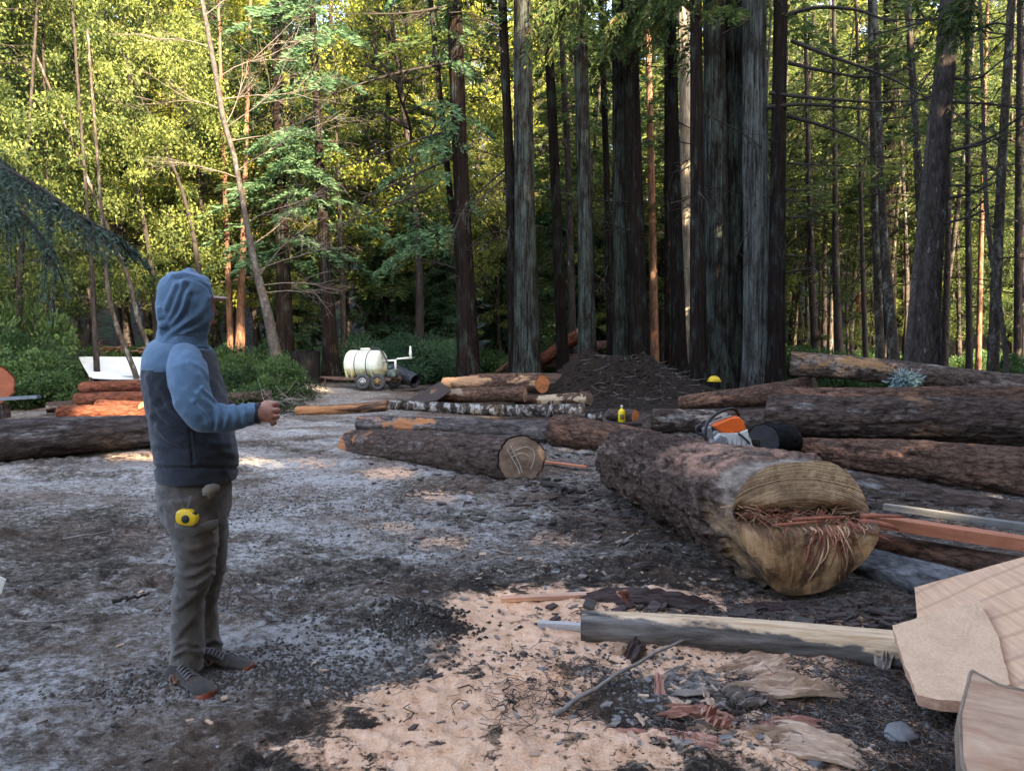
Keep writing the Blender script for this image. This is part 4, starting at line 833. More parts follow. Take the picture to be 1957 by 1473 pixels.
    # end faces: a grid over the ring's disc, upper half set back, lower half bulging forward, a torn groove between
    def face(ring, zf, name, mat_, front):
        K = 46; rows = []; th_ = np.arange(n)
        for k in range(1, K+1): rows.append(ring*np.array([1, 1, 0])*(k/K)*.999)
        P_ = np.concatenate(rows+[np.zeros((1, 3))]); x_, y_ = P_[:, 0], P_[:, 1]
        if front:
            xr = x_*XR; groove_y = .03 - .05*xr + .05*(fbm(xr*7, xr*0, 3, 2, 3)-.5)
            low = sstep(.05, -.06, y_-groove_y); gro = np.exp(-((y_-groove_y)/.055)**2)
            rrn = np.sqrt(x_**2+y_**2)/.42
            dzs = step(x_, y_); dz = -gro*(.09+.05*fbm(xr*20, y_*20, 0, 3, 2))
            dz = dzs + dz*sstep(1.05, .93, rrn) + .006*(fbm(xr*14, y_*60, 1, 5, 3)-.5) + .02*low*(fbm(xr*5+y_*4, y_*3-xr*3, 1, 6, 3)-.5)
            dz = dz + low*.025*np.sin(np.clip((xr*.9+y_*.5)*16, -9, 9)+1.5*vn(xr*4, y_*4, 0, 3))*sstep(1., .8, rrn)
        else: dz = -.01*fbm(x_*9, y_*9, 0, 3, 2); low = gro = 0*x_
        P_[:, 2] = zf + (dz if front else -dz)
        jj = np.arange(n); j2 = (jj+1) % n
        Qs = np.concatenate([np.stack([k*n+jj, k*n+j2, (k+1)*n+j2, (k+1)*n+jj], 1) for k in range(K-1)]); Ts = np.stack([j2, jj, np.full(n, K*n)], 1)
        if front: Qs = Qs[:, ::-1]; Ts = Ts[:, ::-1]
        me = mesh_np(name, P_, Qs[:, ::-1] if False else Qs, Ts, [mat_])
        for nm, a in (('low', low), ('gro', gro)):
            q = me.attributes.new(nm, 'FLOAT', 'POINT'); q.data.foreach_set('value', np.asarray(a, np.float32))
        return link(name, me, e)
    t = NT('butt_face', .55, .45); v = t.coord(); x_ = t.n('ShaderNodeSeparateXYZ'); t.l(v, x_.inputs[0])
    yo = t.math('ADD', x_.outputs[1], .26)
    r_ = t.math('SQRT', t.math('ADD', t.math('MULTIPLY', x_.outputs[0], t.math('MULTIPLY', x_.outputs[0], .55)), t.math('MULTIPLY', yo, yo)))
    r_ = t.math('ADD', r_, t.math('MULTIPLY', t.noise(v, 5, 5), .05)); wv = t.noise(t.coord(), 1, 2)
    nw = t.n('ShaderNodeTexNoise', noise_dimensions='1D'); nw.inputs['Scale'].default_value = 1; nw.inputs['Detail'].default_value = 5; nw.inputs['Roughness'].default_value = .75; t.l(t.math('MULTIPLY', r_, 130), nw.inputs['W']); wv = nw.outputs['Fac']
    br = t.noise(v, 11, 7, .75)
    up = t.ramp(t.math('ADD', t.math('MULTIPLY', wv, .8), t.math('MULTIPLY', br, .45)), [(.47, (.09, .05, .027)), (.57, (.30, .18, .10)), (.67, (.85, .64, .40))])
    up = t.mix(t.ramp(t.noise(v, 3.3, 5), [(.42, .5), (.56, 0.)]), up, (.15, .085, .045))
    mt = t.noise(v, 7, 7, .75, .6); st2 = t.noise(t.coord(scale=(14, 2.5, 6), rot=(0, 0, -.6)), 1, 6, .7, .4)
    lw = t.ramp(t.math('ADD', t.math('MULTIPLY', mt, .55), t.math('MULTIPLY', st2, .45)), [(.36, (.03, .022, .017)), (.46, (.17, .095, .05)), (.54, (.40, .245, .12)), (.68, (.60, .42, .25))])
    sm = t.ramp(t.math('ADD', t.noise(v, 2.2, 5, .6), t.math('MULTIPLY', t.math('ADD', x_.outputs[1], .2), .6)), [(.30, .85), (.42, 0.)]); lw = t.mix(sm, lw, (.028, .024, .024))
    c_ = t.mix(t.attr('low'), up, lw); c_ = t.mix(t.attr('gro'), c_, (.045, .02, .012)); t.base(c_)
    t.bump(t.math('ADD', t.math('MULTIPLY', wv, t.math('SUBTRACT', 1., t.attr('low'))), t.math('MULTIPLY', br, .8)), .6, .012)
    face(ring, L/2-.02, 'cut_face', t.m, True); face(ring0, -L/2, 'cut_face', F_dk, False)
    # torn fibres
    g = np.random.default_rng(8); mbf = MB(); zf = L/2
    for q in range(620):
        xr = g.uniform(-.42, .46); y0 = .03-.05*xr+g.normal()*.042-.03*(xr > 0); hang = g.random() < .4
        ln = g.uniform(.03, .17)*(1.2 if abs(xr-.12) < .15 else .8)
        d = np.array([g.normal()*.9, -.9-g.random() if (hang and xr > 0) else g.normal()*.3, .35+.5*g.random()]); 
        if g.random() < .35: d[0] = 2.2*g.choice([-1, 1])
        d /= np.linalg.norm(d); p0 = np.array([xr, y0, zf-.10+.05*g.random()]); k = 5; bend = g.normal(size=3)*.25
        P = np.array([p0 + d*ln*f_ + bend*ln*f_*f_ + np.array([0, -.25*ln*f_*f_, 0]) for f_ in np.linspace(0, 1, k)])
        w_ = g.uniform(.001, .005)*(2.6 if g.random() < .10 else 1); P[:, 0] *= XR
        mbf.loft(P, np.stack([np.linspace(w_, w_*.3, k), np.linspace(w_*.45, w_*.15, k)], 1), 5, True, m=int(g.integers(0, 3)))
    for (xr, y0, dx, dy, ln, w_) in [(.12, -.03, .1, -1, .30, .018), (.15, -.03, .0, -1, .26, .016), (.19, -.03, -.1, -1, .30, .014), (.22, -.04, .25, -1, .20, .012), (.10, -.03, -.45, -1, .24, .012), (.05, -.02, .35, -1, .30, .014), (.14, -.03, .15, -1, .34, .016), (.20, -.02, .6, -.9, .26, .012), (.30, .0, 1.3, -.5, .30, .016), (.40, .0, 1.6, -.2, .26, .02), (.40, .03, 2, .15, .3, .016), (-.05, .03, 1.6, .25, .36, .012), (-.2, .0, 1.8, .35, .34, .012), (.1, .0, -.8, -1, .3, .012), (-.1, -.02, -.9, -.5, .26, .01)]:
        d = np.array([dx, dy, .8]); d /= np.linalg.norm(d); k = 7; P = np.array([np.array([xr, y0, zf-.03]) + d*ln*f_*np.array([1, 1, .45]) + np.array([.02*math.sin(f_*5+xr*30), -.10*ln*f_*f_, .03*math.sin(f_*3.1)]) for f_ in np.linspace(0, 1, k)]); P[:, 0] *= XR
        mbf.loft(P, np.stack([np.linspace(w_, w_*.35, k), np.linspace(w_*.5, w_*.2, k)], 1), 6, True, m=0)
    for q in range(70):
        xr = .17+.11*g.normal(); y0 = -.0-.02*g.random(); ln = g.uniform(.06, .34)*math.exp(-((xr-.17)/.16)**2); dx = .35*g.normal(); ff = np.linspace(0, 1, 8); w_ = g.uniform(.0015, .007)*(1.6 if g.random() < .15 else 1); am = g.uniform(.01, .05)
        X_ = (xr+dx*ln*ff+.012*np.sin(ff*4+q))*XR; Y2 = y0-ln*ff; Z2 = L/2-.02+step(X_, Y2)+.012+am*np.sin(ff*3.1)
        mbf.loft(np.stack([X_, Y2, Z2], 1), np.stack([np.linspace(w_, w_*.35, 8), np.linspace(w_*.5, w_*.2, 8)], 1), 5, True, m=int(g.integers(0, 3)))
    mbf.build('torn_fibres', [plain('fibre_pink', (.36, .13, .08), .8, .3, 20), plain('fibre_brown', (.18, .075, .045), .85, .35, 20), plain('fibre_tan', (.50, .33, .2), .8, .3, 20)], e)
    # bark flakes standing off the top edge
    return e
eI = big_log()
# ================================================================ TIMBER AND DEBRIS
def timber_mat(name, a, b, grain=(2, 60, 60), rough=.75, saw=0., stain=None):
    t = NT(name, rough, .3); n = t.noise(t.coord(scale=grain), 1, 5, .6, .3); c = t.ramp(n, [(.3, a), (.7, b)])
    n2 = t.noise(t.coord(), 6, 5, .7)
    c = t.mix(t.ramp(n2, [(.45, 0.), (.7, .5)]), c, stain or tuple(x*.7 for x in a))
    hh = n
    if saw:
        w_ = t.n('ShaderNodeTexWave'); w_.bands_direction = 'X'; w_.inputs['Scale'].default_value = saw; w_.inputs['Distortion'].default_value = 2.5; w_.inputs['Detail'].default_value = 3; t.l(t.coord(), w_.inputs[0])
        c = t.mix(t.ramp(w_.outputs[1], [(.90, 0.), (.99, .4)]), c, tuple(x*.55 for x in a)); hh = t.math('ADD', n, t.math('MULTIPLY', w_.outputs[1], .25))
    t.base(c); t.bump(hh, .35, .006); return t.m
W_red = timber_mat('red_beam_wood', (.38, .13, .065), (.55, .22, .12), grain=(3, 40, 40), rough=.6)
W_grey = timber_mat('grey_board_wood', (.14, .13, .12), (.25, .24, .22))
W_slab = timber_mat('slab_wood', (.48, .27, .155), (.64, .41, .26), saw=1.7, stain=(.42, .28, .19))
W_slab2 = timber_mat('offcut_wood', (.52, .32, .19), (.64, .43, .28), grain=(60, 80, 60), stain=(.36, .23, .14))
W_pale = timber_mat('sawn_strip', (.40, .22, .14), (.62, .38, .27))
W_butt = timber_mat('butt_wood', (.34, .19, .12), (.58, .42, .30), grain=(5, 5, 40), stain=(.44, .20, .11))
def solid(name, label, cat, top_poly, thick, mats, group=None, rough=.006, seg=.03, seed=0, side=1, world=True, parent=None, torn=None):
    """a slab: top outline (list of 3D points, roughly planar), thickened along its normal"""
    P = np.asarray(top_poly, float); cen = P.mean(0); nrm = np.zeros(3)
    for i_ in range(len(P)): nrm += np.cross(P[i_]-cen, P[(i_+1) % len(P)]-cen)
    nrm /= np.linalg.norm(nrm)
    if nrm[2] < 0: P = P[::-1]; nrm = -nrm
    xa = P[1]-P[0]; xa -= nrm*np.dot(xa, nrm); xa /= np.linalg.norm(xa); ya = np.cross(nrm, xa)
    B = np.stack([xa, ya, nrm]); L = (P-cen) @ B.T
    ring = []
    for i_ in range(len(L)):
        a, b = L[i_], L[(i_+1) % len(L)]; m = max(1, int(np.linalg.norm(b-a)/seg))
        for q in range(m): ring.append(a+(b-a)*q/m)
    ring = np.array(ring); n = len(ring); g = np.random.default_rng(seed); ring[:, 2] = 0; ring[:, :2] += g.normal(size=(n, 2))*rough*.12
    K = 10; rows = []
    for k in range(1, K+1): r_ = ring*(k/K); r_[:, 2] = (fbm(r_[:, 0]*14, r_[:, 1]*14, 0, seed, 2)-.5)*rough*.6; rows.append(r_)
    top = rows[-1]; low1 = top.copy(); low1[:, :2] *= (1-.003); low1[:, 2] -= thick*.5; low1[:, :2] += g.normal(size=(n, 2))*rough*.1; low2 = top*.985; low2[:, 2] = -thick
    V = np.concatenate(rows+[low1, low2, [[0, 0, 0], [0, 0, -thick]]]); jj = np.arange(n); j2 = (jj+1) % n
    Q = np.concatenate([np.stack([k*n+jj, (k+1)*n+jj, (k+1)*n+j2, k*n+j2], 1) for k in range(K+1)])
    c0 = (K+2)*n; T_ = np.concatenate([np.stack([jj, j2, np.full(n, c0)], 1), np.stack([(K+1)*n+j2, (K+1)*n+jj, np.full(n, c0+1)], 1)])
    mi = np.concatenate([np.zeros(n*(K-1)), np.ones(2*n)*(1 if len(mats) > 1 else 0), np.zeros(n), np.ones(n)*(1 if len(mats) > 1 else 0)])
    me = mesh_np(name, V, Q, T_, mats, False, mi); o = link(name, me, parent)
    M = Matrix([[*B[:, 0], 0], [*B[:, 1], 0], [*B[:, 2], 0], [0, 0, 0, 1]]); M = Matrix(((B[0][0], B[1][0], B[2][0], cen[0]), (B[0][1], B[1][1], B[2][1], cen[1]), (B[0][2], B[1][2], B[2][2], cen[2]), (0, 0, 0, 1)))
    o.matrix_world = M; return tag(o, label, cat, group)
def board(name, label, cat, p1, p2, w_, h, mat, roll=0., wav=0., seed=0, group=None):
    p1, p2 = np.asarray(p1, float), np.asarray(p2, float); L = np.linalg.norm(p2-p1); mb = MB(); k = 24
    xs = np.linspace(-L/2, L/2, k); P = np.stack([xs, wav*np.sin(xs*2+seed), wav*.5*np.cos(xs*1.4)], 1)
    th_ = np.array([[-1, -1], [1, -1], [1, 1], [-1, 1]]); b = .08
    cs = []
    for (a, c) in [(-1+b, -1), (1-b, -1), (1, -1+b), (1, 1-b), (1-b, 1), (-1+b, 1), (-1, 1-b), (-1, -1+b)]: cs.append((a*w_/2, c*h/2))
    cs = np.array(cs); g = np.random.default_rng(seed)
    V = np.stack([np.stack([np.full(8, P[i_, 0]), P[i_, 1]+cs[:, 0], P[i_, 2]+cs[:, 1]+g.normal(size=8)*.0008], 1) for i_ in range(k)]).reshape(-1, 3)
    jj = np.arange(8); j2 = (jj+1) % 8; Q = np.concatenate([np.stack([q*8+jj, q*8+j2, (q+1)*8+j2, (q+1)*8+jj], 1) for q in range(k-1)])
    V = np.concatenate([V, [P[0], P[-1]]]); T_ = np.concatenate([np.stack([j2, jj, np.full(8, 8*k)], 1), np.stack([(k-1)*8+jj, (k-1)*8+j2, np.full(8, 8*k+1)], 1)])
    mb.add(V, Q[:, ::-1], T_[:, ::-1]); o = mb.build(name, mat, smooth=False)
    x = Vector(p2-p1).normalized(); y = Vector((0, 0, 1)).cross(x).normalized(); z = x.cross(y); Mx = Matrix((x, y, z)).transposed() @ Matrix.Rotation(roll, 3, 'X')
    o.matrix_world = Matrix.Translation(Vector((p1+p2)/2)) @ Mx.to_4x4(); return tag(o, label, cat, group)
board('beam', 'reddish sawn beam jutting out right from behind the splintered log end', 'beam', at(1640, 990, 5.25), at(2060, 1054, 4.7), .12, .085, W_red, seed=2)
board('board', 'weathered grey board lying above the red beam', 'board', at(1690, 968, 6.1), at(2040, 1020, 5.3), .07, .05, W_grey, wav=.01)
pc = at(1300, 1132, 4.45)
board('wood_strip', 'thin sawn pinkish strip lying on the sawdust left of the splintered log', 'strip', G(958, 1144, .015), G(1258, 1130, .02), .055, .025, W_pale, seed=3)
board('wood_strip', 'pale squared strip poking out of the left end of the sawdust-covered pole', 'strip', G(1028, 1192, .03), G(1125, 1198, .03), .04, .03, timber_mat('gstrip', (.32, .30, .30), (.5, .48, .47)), seed=4)
# bottom right slabs
W_in = W_slab
def G3(px, py, z): return G(px, py, z)
solid('slab', 'broad cream sawn slab with kerf lines running off the right edge', 'slab', [at(1748, 1122, 3.95), at(2080, 1030, 3.6), at(2080, 1420, 2.35), at(1905, 1352, 2.75), at(1752, 1200, 3.5)], .20, [W_slab, B_br], seed=2)
solid('slab', 'flat cream offcut resting on the broad slab, its lower edge torn', 'slab', [at(1706, 1204, 3.32), at(1872, 1142, 3.42), at(1908, 1215, 3.1), at(1932, 1318, 2.78), at(1838, 1342, 2.72), at(1795, 1334, 2.75), at(1752, 1325, 2.8), at(1736, 1282, 2.95), at(1728, 1262, 3.0)], .05, [W_slab2, W_pale], seed=5, rough=.012)
# bark-edged cut piece in the corner
P = [at(1855, 1288, 2.35), at(1910, 1308, 2.25), at(2100, 1345, 2.1), at(2140, 1520, 1.95), at(2000, 1600, 2.0), at(1862, 1530, 2.1), at(1838, 1450, 2.2), at(1834, 1370, 2.28)]
def corner_piece():
    P_ = np.array(P); cen = P_.mean(0); e = empty('log_end', cen, 'pinkish flat-cut log end with a bark rim in the bottom right corner', 'log end')
    ring = np.concatenate([P_[i_]+(P_[(i_+1) % len(P_)]-P_[i_])*np.linspace(0, 1, 14)[:-1, None] for i_ in range(len(P_))]); ring = (np.roll(ring, 1, 0)+ring*2+np.roll(ring, -1, 0))/4
    nrm = np.array([-.42, -.72, .55]); nrm /= np.linalg.norm(nrm); n = len(ring); K = 12
    ring = ring-cen; ring = ring - np.outer(ring @ nrm, nrm)
    rows = [ring*(k/K)*.97 for k in range(1, K+1)]; V = np.concatenate(rows+[np.zeros((1, 3))]); V += nrm*((fbm(V[:, 0]*8, V[:, 1]*8, V[:, 2]*8, 4, 2)-.5)*.01)[:, None]
    jj = np.arange(n); j2 = (jj+1) % n; Qs = np.concatenate([np.stack([k*n+jj, k*n+j2, (k+1)*n+j2, (k+1)*n+jj], 1) for k in range(K-1)])
    me = mesh_np('cut_face', V, Qs, np.stack([jj, j2, np.full(n, K*n)], 1)[:, ::-1], [W_butt], False); link('cut_face', me, e)
    g = fbm(ring[:, 0]*18, ring[:, 1]*18, ring[:, 2]*18, 3, 3)[:, None]
    r0 = ring*.97; r1 = ring*(1.0+.03*g)+nrm*.004; r2 = ring*(1.02+.05*g)-nrm*.05; r3 = ring*(1.03+.05*g)-nrm*.35; r4 = ring*1.0-nrm*.6
    V = np.concatenate([r0, r1, r2, r3, r4]); Qs = np.concatenate([np.stack([k*n+jj, k*n+j2, (k+1)*n+j2, (k+1)*n+jj], 1) for k in range(4)])
    link('bark_rim', mesh_np('bark_rim', V, Qs, None, [timber_mat('rim', (.16, .11, .08), (.36, .27, .2), grain=(20, 20, 20))]), e)
corner_piece()
# sawdust-covered pole in front
t = NT('dusty_pole_bark', .85, .3); v = t.coord(scale=(22, 22, 3)); n_ = t.noise(v, 1, 6, .65); cc = t.ramp(n_, [(.35, (.035, .03, .027)), (.6, (.17, .15, .135)), (.75, (.27, .25, .23))])
x_ = t.n('ShaderNodeSeparateXYZ'); t.l(t.coord(), x_.inputs[0]); g_ = t.n('ShaderNodeNewGeometry'); gx = t.n('ShaderNodeSeparateXYZ'); t.l(g_.outputs['Normal'], gx.inputs[0])
f = t.math('ADD', t.math('MULTIPLY', x_.outputs[2], .55), t.math('MULTIPLY', gx.outputs[2], .75)); f = t.math('ADD', f, t.math('MULTIPLY', t.math('SUBTRACT', t.noise(t.coord(scale=(6, 6, 2.5)), 1, 5, .7), .5), 1.1))
wc = t.ramp(t.noise(t.coord(scale=(50, 50, 3)), 1, 4), [(.35, (.42, .27, .15)), (.6, (.64, .47, .31))])
wc = t.mix(1., (0, 0, 0), wc)
t.base(t.mix(t.ramp(f, [(.42, 0.), (.55, 1.)]), cc, wc)); t.bump(n_, .7, .01)
LOG('pole', 'dusty pole lying in the sawdust, dark left end, dust-pale right end', (1112, 1203, 64, 3.70), (1722, 1243, 78, 3.42), t.m, face_mat('pole_end', (.34, .27, .2), (.42, .34, .26), stain_amt=.3, rings=20), F_dk, seed=70, n=90, nz=300, rough=.09, plates=.3)
LOG('log', 'grey log end just showing at the bottom edge', (992, 1480, 46, 2.62), (1290, 1500, 50, 2.55), bark_mat('b_fr', (.04, .035, .032), (.24, .225, .21), None, s=22, sz=4), F_dk, F_dk, seed=71, n=60)
# long grey stick leaning over the pole
def stick(label, pts, r, mat, sub=0, seed=0, name='stick', cat='stick', group=None):
    P = interp_path(pts, 16); g = np.random.default_rng(seed); P[1:-1] += g.normal(size=(14, 3))*r*.35; b = P[0].copy(); mb = MB(); mb.loft(P-b, np.linspace(r, r*.45, 16), 7, mult=1+.25*(g.random((16, 7))-.5))
    for q in range(sub):
        i_ = g.integers(3, 15); d = P[i_]-P[i_-1]; d = d/np.linalg.norm(d)+g.normal(size=3)*.6; d[2] = abs(d[2])*.4; branchy(mb, P[i_]-b, d, np.linalg.norm(P[-1]-b)*.25, r*.4, 0, g)
    o = mb.build(name, mat, loc=b); return tag(o, label, cat, group)
M_gst = plain('grey_stick', (.20, .175, .155), .9, .35, 14, bump=.4)
stick('long grey bent stick resting across the dusty pole', [G(1060, 1364, .02), G(1130, 1318, .03), G(1210, 1270, .07), at(1310, 1222, 3.55), at(1388, 1176, 3.8)], .011, M_gst, 1, 3)
for q, (a, b, r, lab) in enumerate([((918, 1112), (1030, 1120), .008, 'dark twig on the mud left of the splintered log'), ((120, 1028), (226, 1010), .009, 'grey stick on the mud by the left edge'), ((218, 1146), (284, 1134), .014, 'short pale stick left of the man\'s knees'),
        ((940, 1050), (1010, 1058), .008, 'thin grey twig in the centre of the yard'), ((1035, 922), (1118, 940), .035, 'pale split stick beneath the end of the chalk-marked log'), ((1180, 1040), (1212, 1022), .02, 'curled grey bark strip left of the splintered log'),
        ((1080, 1440), (1140, 1462), .006, 'small twig in the sawdust at the bottom'), ((20, 1186), (150, 1180), .006, 'thin straw-coloured twig on the left mud'), ((1700, 1010), (1760, 1040), .01, 'twig by the red beam')]):
    stick(lab, [G(*a, r), G((a[0]+b[0])/2, (a[1]+b[1])/2+3, r+.008), G(*b, r)], r, M_gst if q % 2 else M_limb, 1, 20+q)
board('wood_strip', 'orange splinter board between the chalk-marked log and the huge log', 'strip', G(1040, 882, .03), G(1122, 892, .03), .07, .02, timber_mat('orst', (.42, .14, .07), (.55, .22, .11)), seed=8)
# chunks of torn wood and bark in the foreground
def chunk(label, px, py, lx, ly, th_, mat, seed, z=None, rot=None, name='bark_chunk', tilt=(0, 0), group=None):
    """a torn flake: side-by-side fibres of unequal length and height fused in one mesh"""
    g = np.random.default_rng(seed); p = G(px, py, 0); m = max(8, int(ly/.007)); k = 16; V_ = []; ys = np.linspace(-.5, .5, m+1)
    env = .55+.45*np.sin((ys+.5)*math.pi*.9+.25)**.6; a0 = -.5*env + .07*np.cumsum(g.normal(size=m+1))*.35 + .09*g.normal(size=m+1); a1 = .5*env + .07*np.cumsum(g.normal(size=m+1))*.35 + .10*g.normal(size=m+1)
    hh = th_*(.25+.8*g.random(m+1))*np.clip(1.2-1.5*np.abs(ys)**1.5, .25, 1)
    for side in (1, 0):
        for q in range(m+1):
            for i_ in range(k+1):
                u = i_/k; x = (a0[q]+(a1[q]-a0[q])*u)*lx; y = ys[q]*ly*(1+.15*math.sin(u*5+seed)); cv = th_*.5*math.sin(u*2.6+seed)+.35*th_*(ys[q]*2)**2
                zt = hh[q]*(1-.75*abs(2*u-1)**5)*(.55+.9*float(vn(x*45, q*1.3, 0, seed)))
                V_.append((x, y, cv+(zt if side else 0)))
    V_ = np.array(V_); st = (m+1)*(k+1); Q = []
    for q in range(m):
        for i_ in range(k):
            a = q*(k+1)+i_; Q.append((a, a+1, a+k+2, a+k+1)); Q.append((st+a, st+a+k+1, st+a+k+2, st+a+1))
    for q in range(m):
        for i_ in (0, k): a = q*(k+1)+i_; f_ = (a, a+k+1, st+a+k+1, st+a); Q.append(f_ if i_ == 0 else f_[::-1])
    for i_ in range(k):
        for q in (0, m): a = q*(k+1)+i_; f_ = (a, st+a, st+a+1, a+1); Q.append(f_ if q == 0 else f_[::-1])
    o = link(name, mesh_np(name, V_, np.array(Q)[:, ::-1], None, [mat], False)); o.location = (p[0], p[1], (z if z is not None else 0)+.012); o.rotation_euler = (tilt[0]*.6, tilt[1], rot if rot is not None else g.random()*6)
    return tag(o, label, 'wood chunk' if 'bark' not in name else 'bark piece', group)
def stone(label, px, py, s_, seed):
    p = G(px, py, 0); mb = MB(); zz = np.linspace(-1, 1, 11); n = 20; th2 = np.arange(n)*2*math.pi/n; P_ = [(0, 0, s_*.34*z_) for z_ in zz]; rd = np.sqrt(np.clip(1-zz**2, .004, 1))**.8
    M_ = 1+.75*(fbm(np.cos(th2)[None]*2.2+seed, np.sin(th2)[None]*1.5, zz[:, None]*1.5, seed, 3)-.5); mb.loft(P_, np.stack([rd*s_*.85, rd*s_*.6], 1), n, mult=M_)
    o = mb.build('stone', ST, loc=(p[0], p[1], s_*.3)); o.rotation_euler = (0, .1, seed); return tag(o, label, 'stone')
W_ch = timber_mat('dusty_chunk', (.30, .20, .14), (.56, .39, .27), grain=(6, 40, 20)); W_ch2 = timber_mat('grey_chunk', (.13, .105, .09), (.30, .25, .21), grain=(6, 40, 20)); W_chr = timber_mat('reddish_chunk', (.26, .115, .08), (.44, .23, .17), grain=(5, 30, 20)); W_chd = timber_mat('dark_bark_chunk', (.03, .02, .018), (.11, .075, .07), grain=(5, 40, 20))
for q, (px, py, lx, ly, th_, m, rot, lab, nm, tl) in enumerate([
    (1450, 1292, .26, .20, .035, W_ch, .2, 'pale jagged wood chunk topmost of the debris heap', 'wood_chunk', (.35, 0)), (1515, 1333, .34, .14, .05, W_ch, -.1, 'flat pale slab of wood right of the debris heap', 'wood_chunk', (.1, .05)),
    (1430, 1345, .20, .15, .03, W_ch2, .7, 'grey-dusted lump in the middle of the debris heap', 'wood_chunk', (0, .2)), (1368, 1392, .22, .11, .05, W_chr, 1.1, 'reddish bark piece standing left in the debris heap', 'bark_chunk', (.5, .3)),
    (1320, 1368, .22, .08, .03, W_chr, .3, 'dark red bark strip at the left of the debris heap', 'bark_chunk', (.2, 0)), (1408, 1425, .34, .17, .05, W_ch, -.2, 'broad pinkish wood flake in front of the debris heap', 'wood_chunk', (.25, 0)),
    (1300, 1422, .30, .07, .03, W_chr, -.45, 'long pinkish bark strip at the lower left of the debris heap', 'bark_chunk', (.2, 0)), (1500, 1395, .30, .07, .03, W_chr, -.05, 'thin red strip lying across the right of the debris heap', 'bark_chunk', (0, .1)),
    (1560, 1440, .34, .20, .03, W_ch, -.5, 'large flat dust-covered flake at the bottom right of the debris heap', 'wood_chunk', (.1, 0)), (1250, 1158, .55, .16, .05, W_chd, -.1, 'purplish-dark curved bark slab behind the dusty pole', 'bark_chunk', (.15, 0)),
    (1190, 1172, .12, .05, .035, W_chr, .4, 'small red torn bark piece standing on the dusty pole', 'bark_chunk', (.9, .5)), (1480, 1166, .42, .10, .03, W_chd, .1, 'dark bark strip below the splintered log end', 'bark_chunk', (.1, 0)),
    (1175, 1252, .12, .09, .05, W_ch, .3, 'small pale block just below the left end of the dusty pole', 'wood_chunk', (0, 0)), (1212, 1258, .1, .07, .06, W_chd, .9, 'small dark block below the dusty pole', 'bark_chunk', (.2, .2)),
    (1690, 1276, .1, .07, .05, W_ch2, .9, 'small grey block below the right end of the dusty pole', 'wood_chunk', (0, 0)), (1240, 1086, .2, .07, .02, W_chd, .4, 'flat dark bark flake left of the splintered log end', 'bark_chunk', (0, 0)),
    (1740, 1242, .1, .05, .05, W_chr, .1, 'small pinkish block at the right end of the dusty pole', 'wood_chunk', (0, 0))]):
    chunk(lab, px, py, lx, ly, th_, m, 300+q, rot=rot, name=nm, tilt=tl, z=.07 if 'pole' in lab and 'standing on' in lab else None)
gg = np.random.default_rng(77)
for q in range(34):
    px, py = 1440+gg.normal()*95, 1375+gg.normal()*38
    if py > 1465 or py < 1270: continue
    red = gg.random() < .4
    chunk(('reddish' if red else 'pale')+' torn splinter scattered in the debris heap', px, py, gg.uniform(.05, .16), gg.uniform(.02, .06), gg.uniform(.008, .025), W_chr if red else (W_ch if gg.random() < .6 else W_ch2), 500+q, rot=gg.random()*6.3, name='wood_chunk', tilt=(gg.normal()*.5, gg.normal()*.25), group='splinters of the debris heap')
ST = plain('stone', (.13, .125, .125), .85, .25, 12, bump=.3)
for q, (px, py, s, lab) in enumerate([(1718, 1414, .085, 'rounded grey stone in the twigs near the bottom right'), (1122, 1440, .03, 'small grey pebble beside the sawdust at the bottom'), (987, 1345, .03, 'little bluish pebble on the sawdust'), (1560, 1462, .05, 'small stone at the bottom edge'), (985, 1300, .02, 'tiny pebble on the sawdust'), (1640, 1300, .03, 'small stone right of the debris heap')]):
    stone(lab, px, py, s, 400+q)
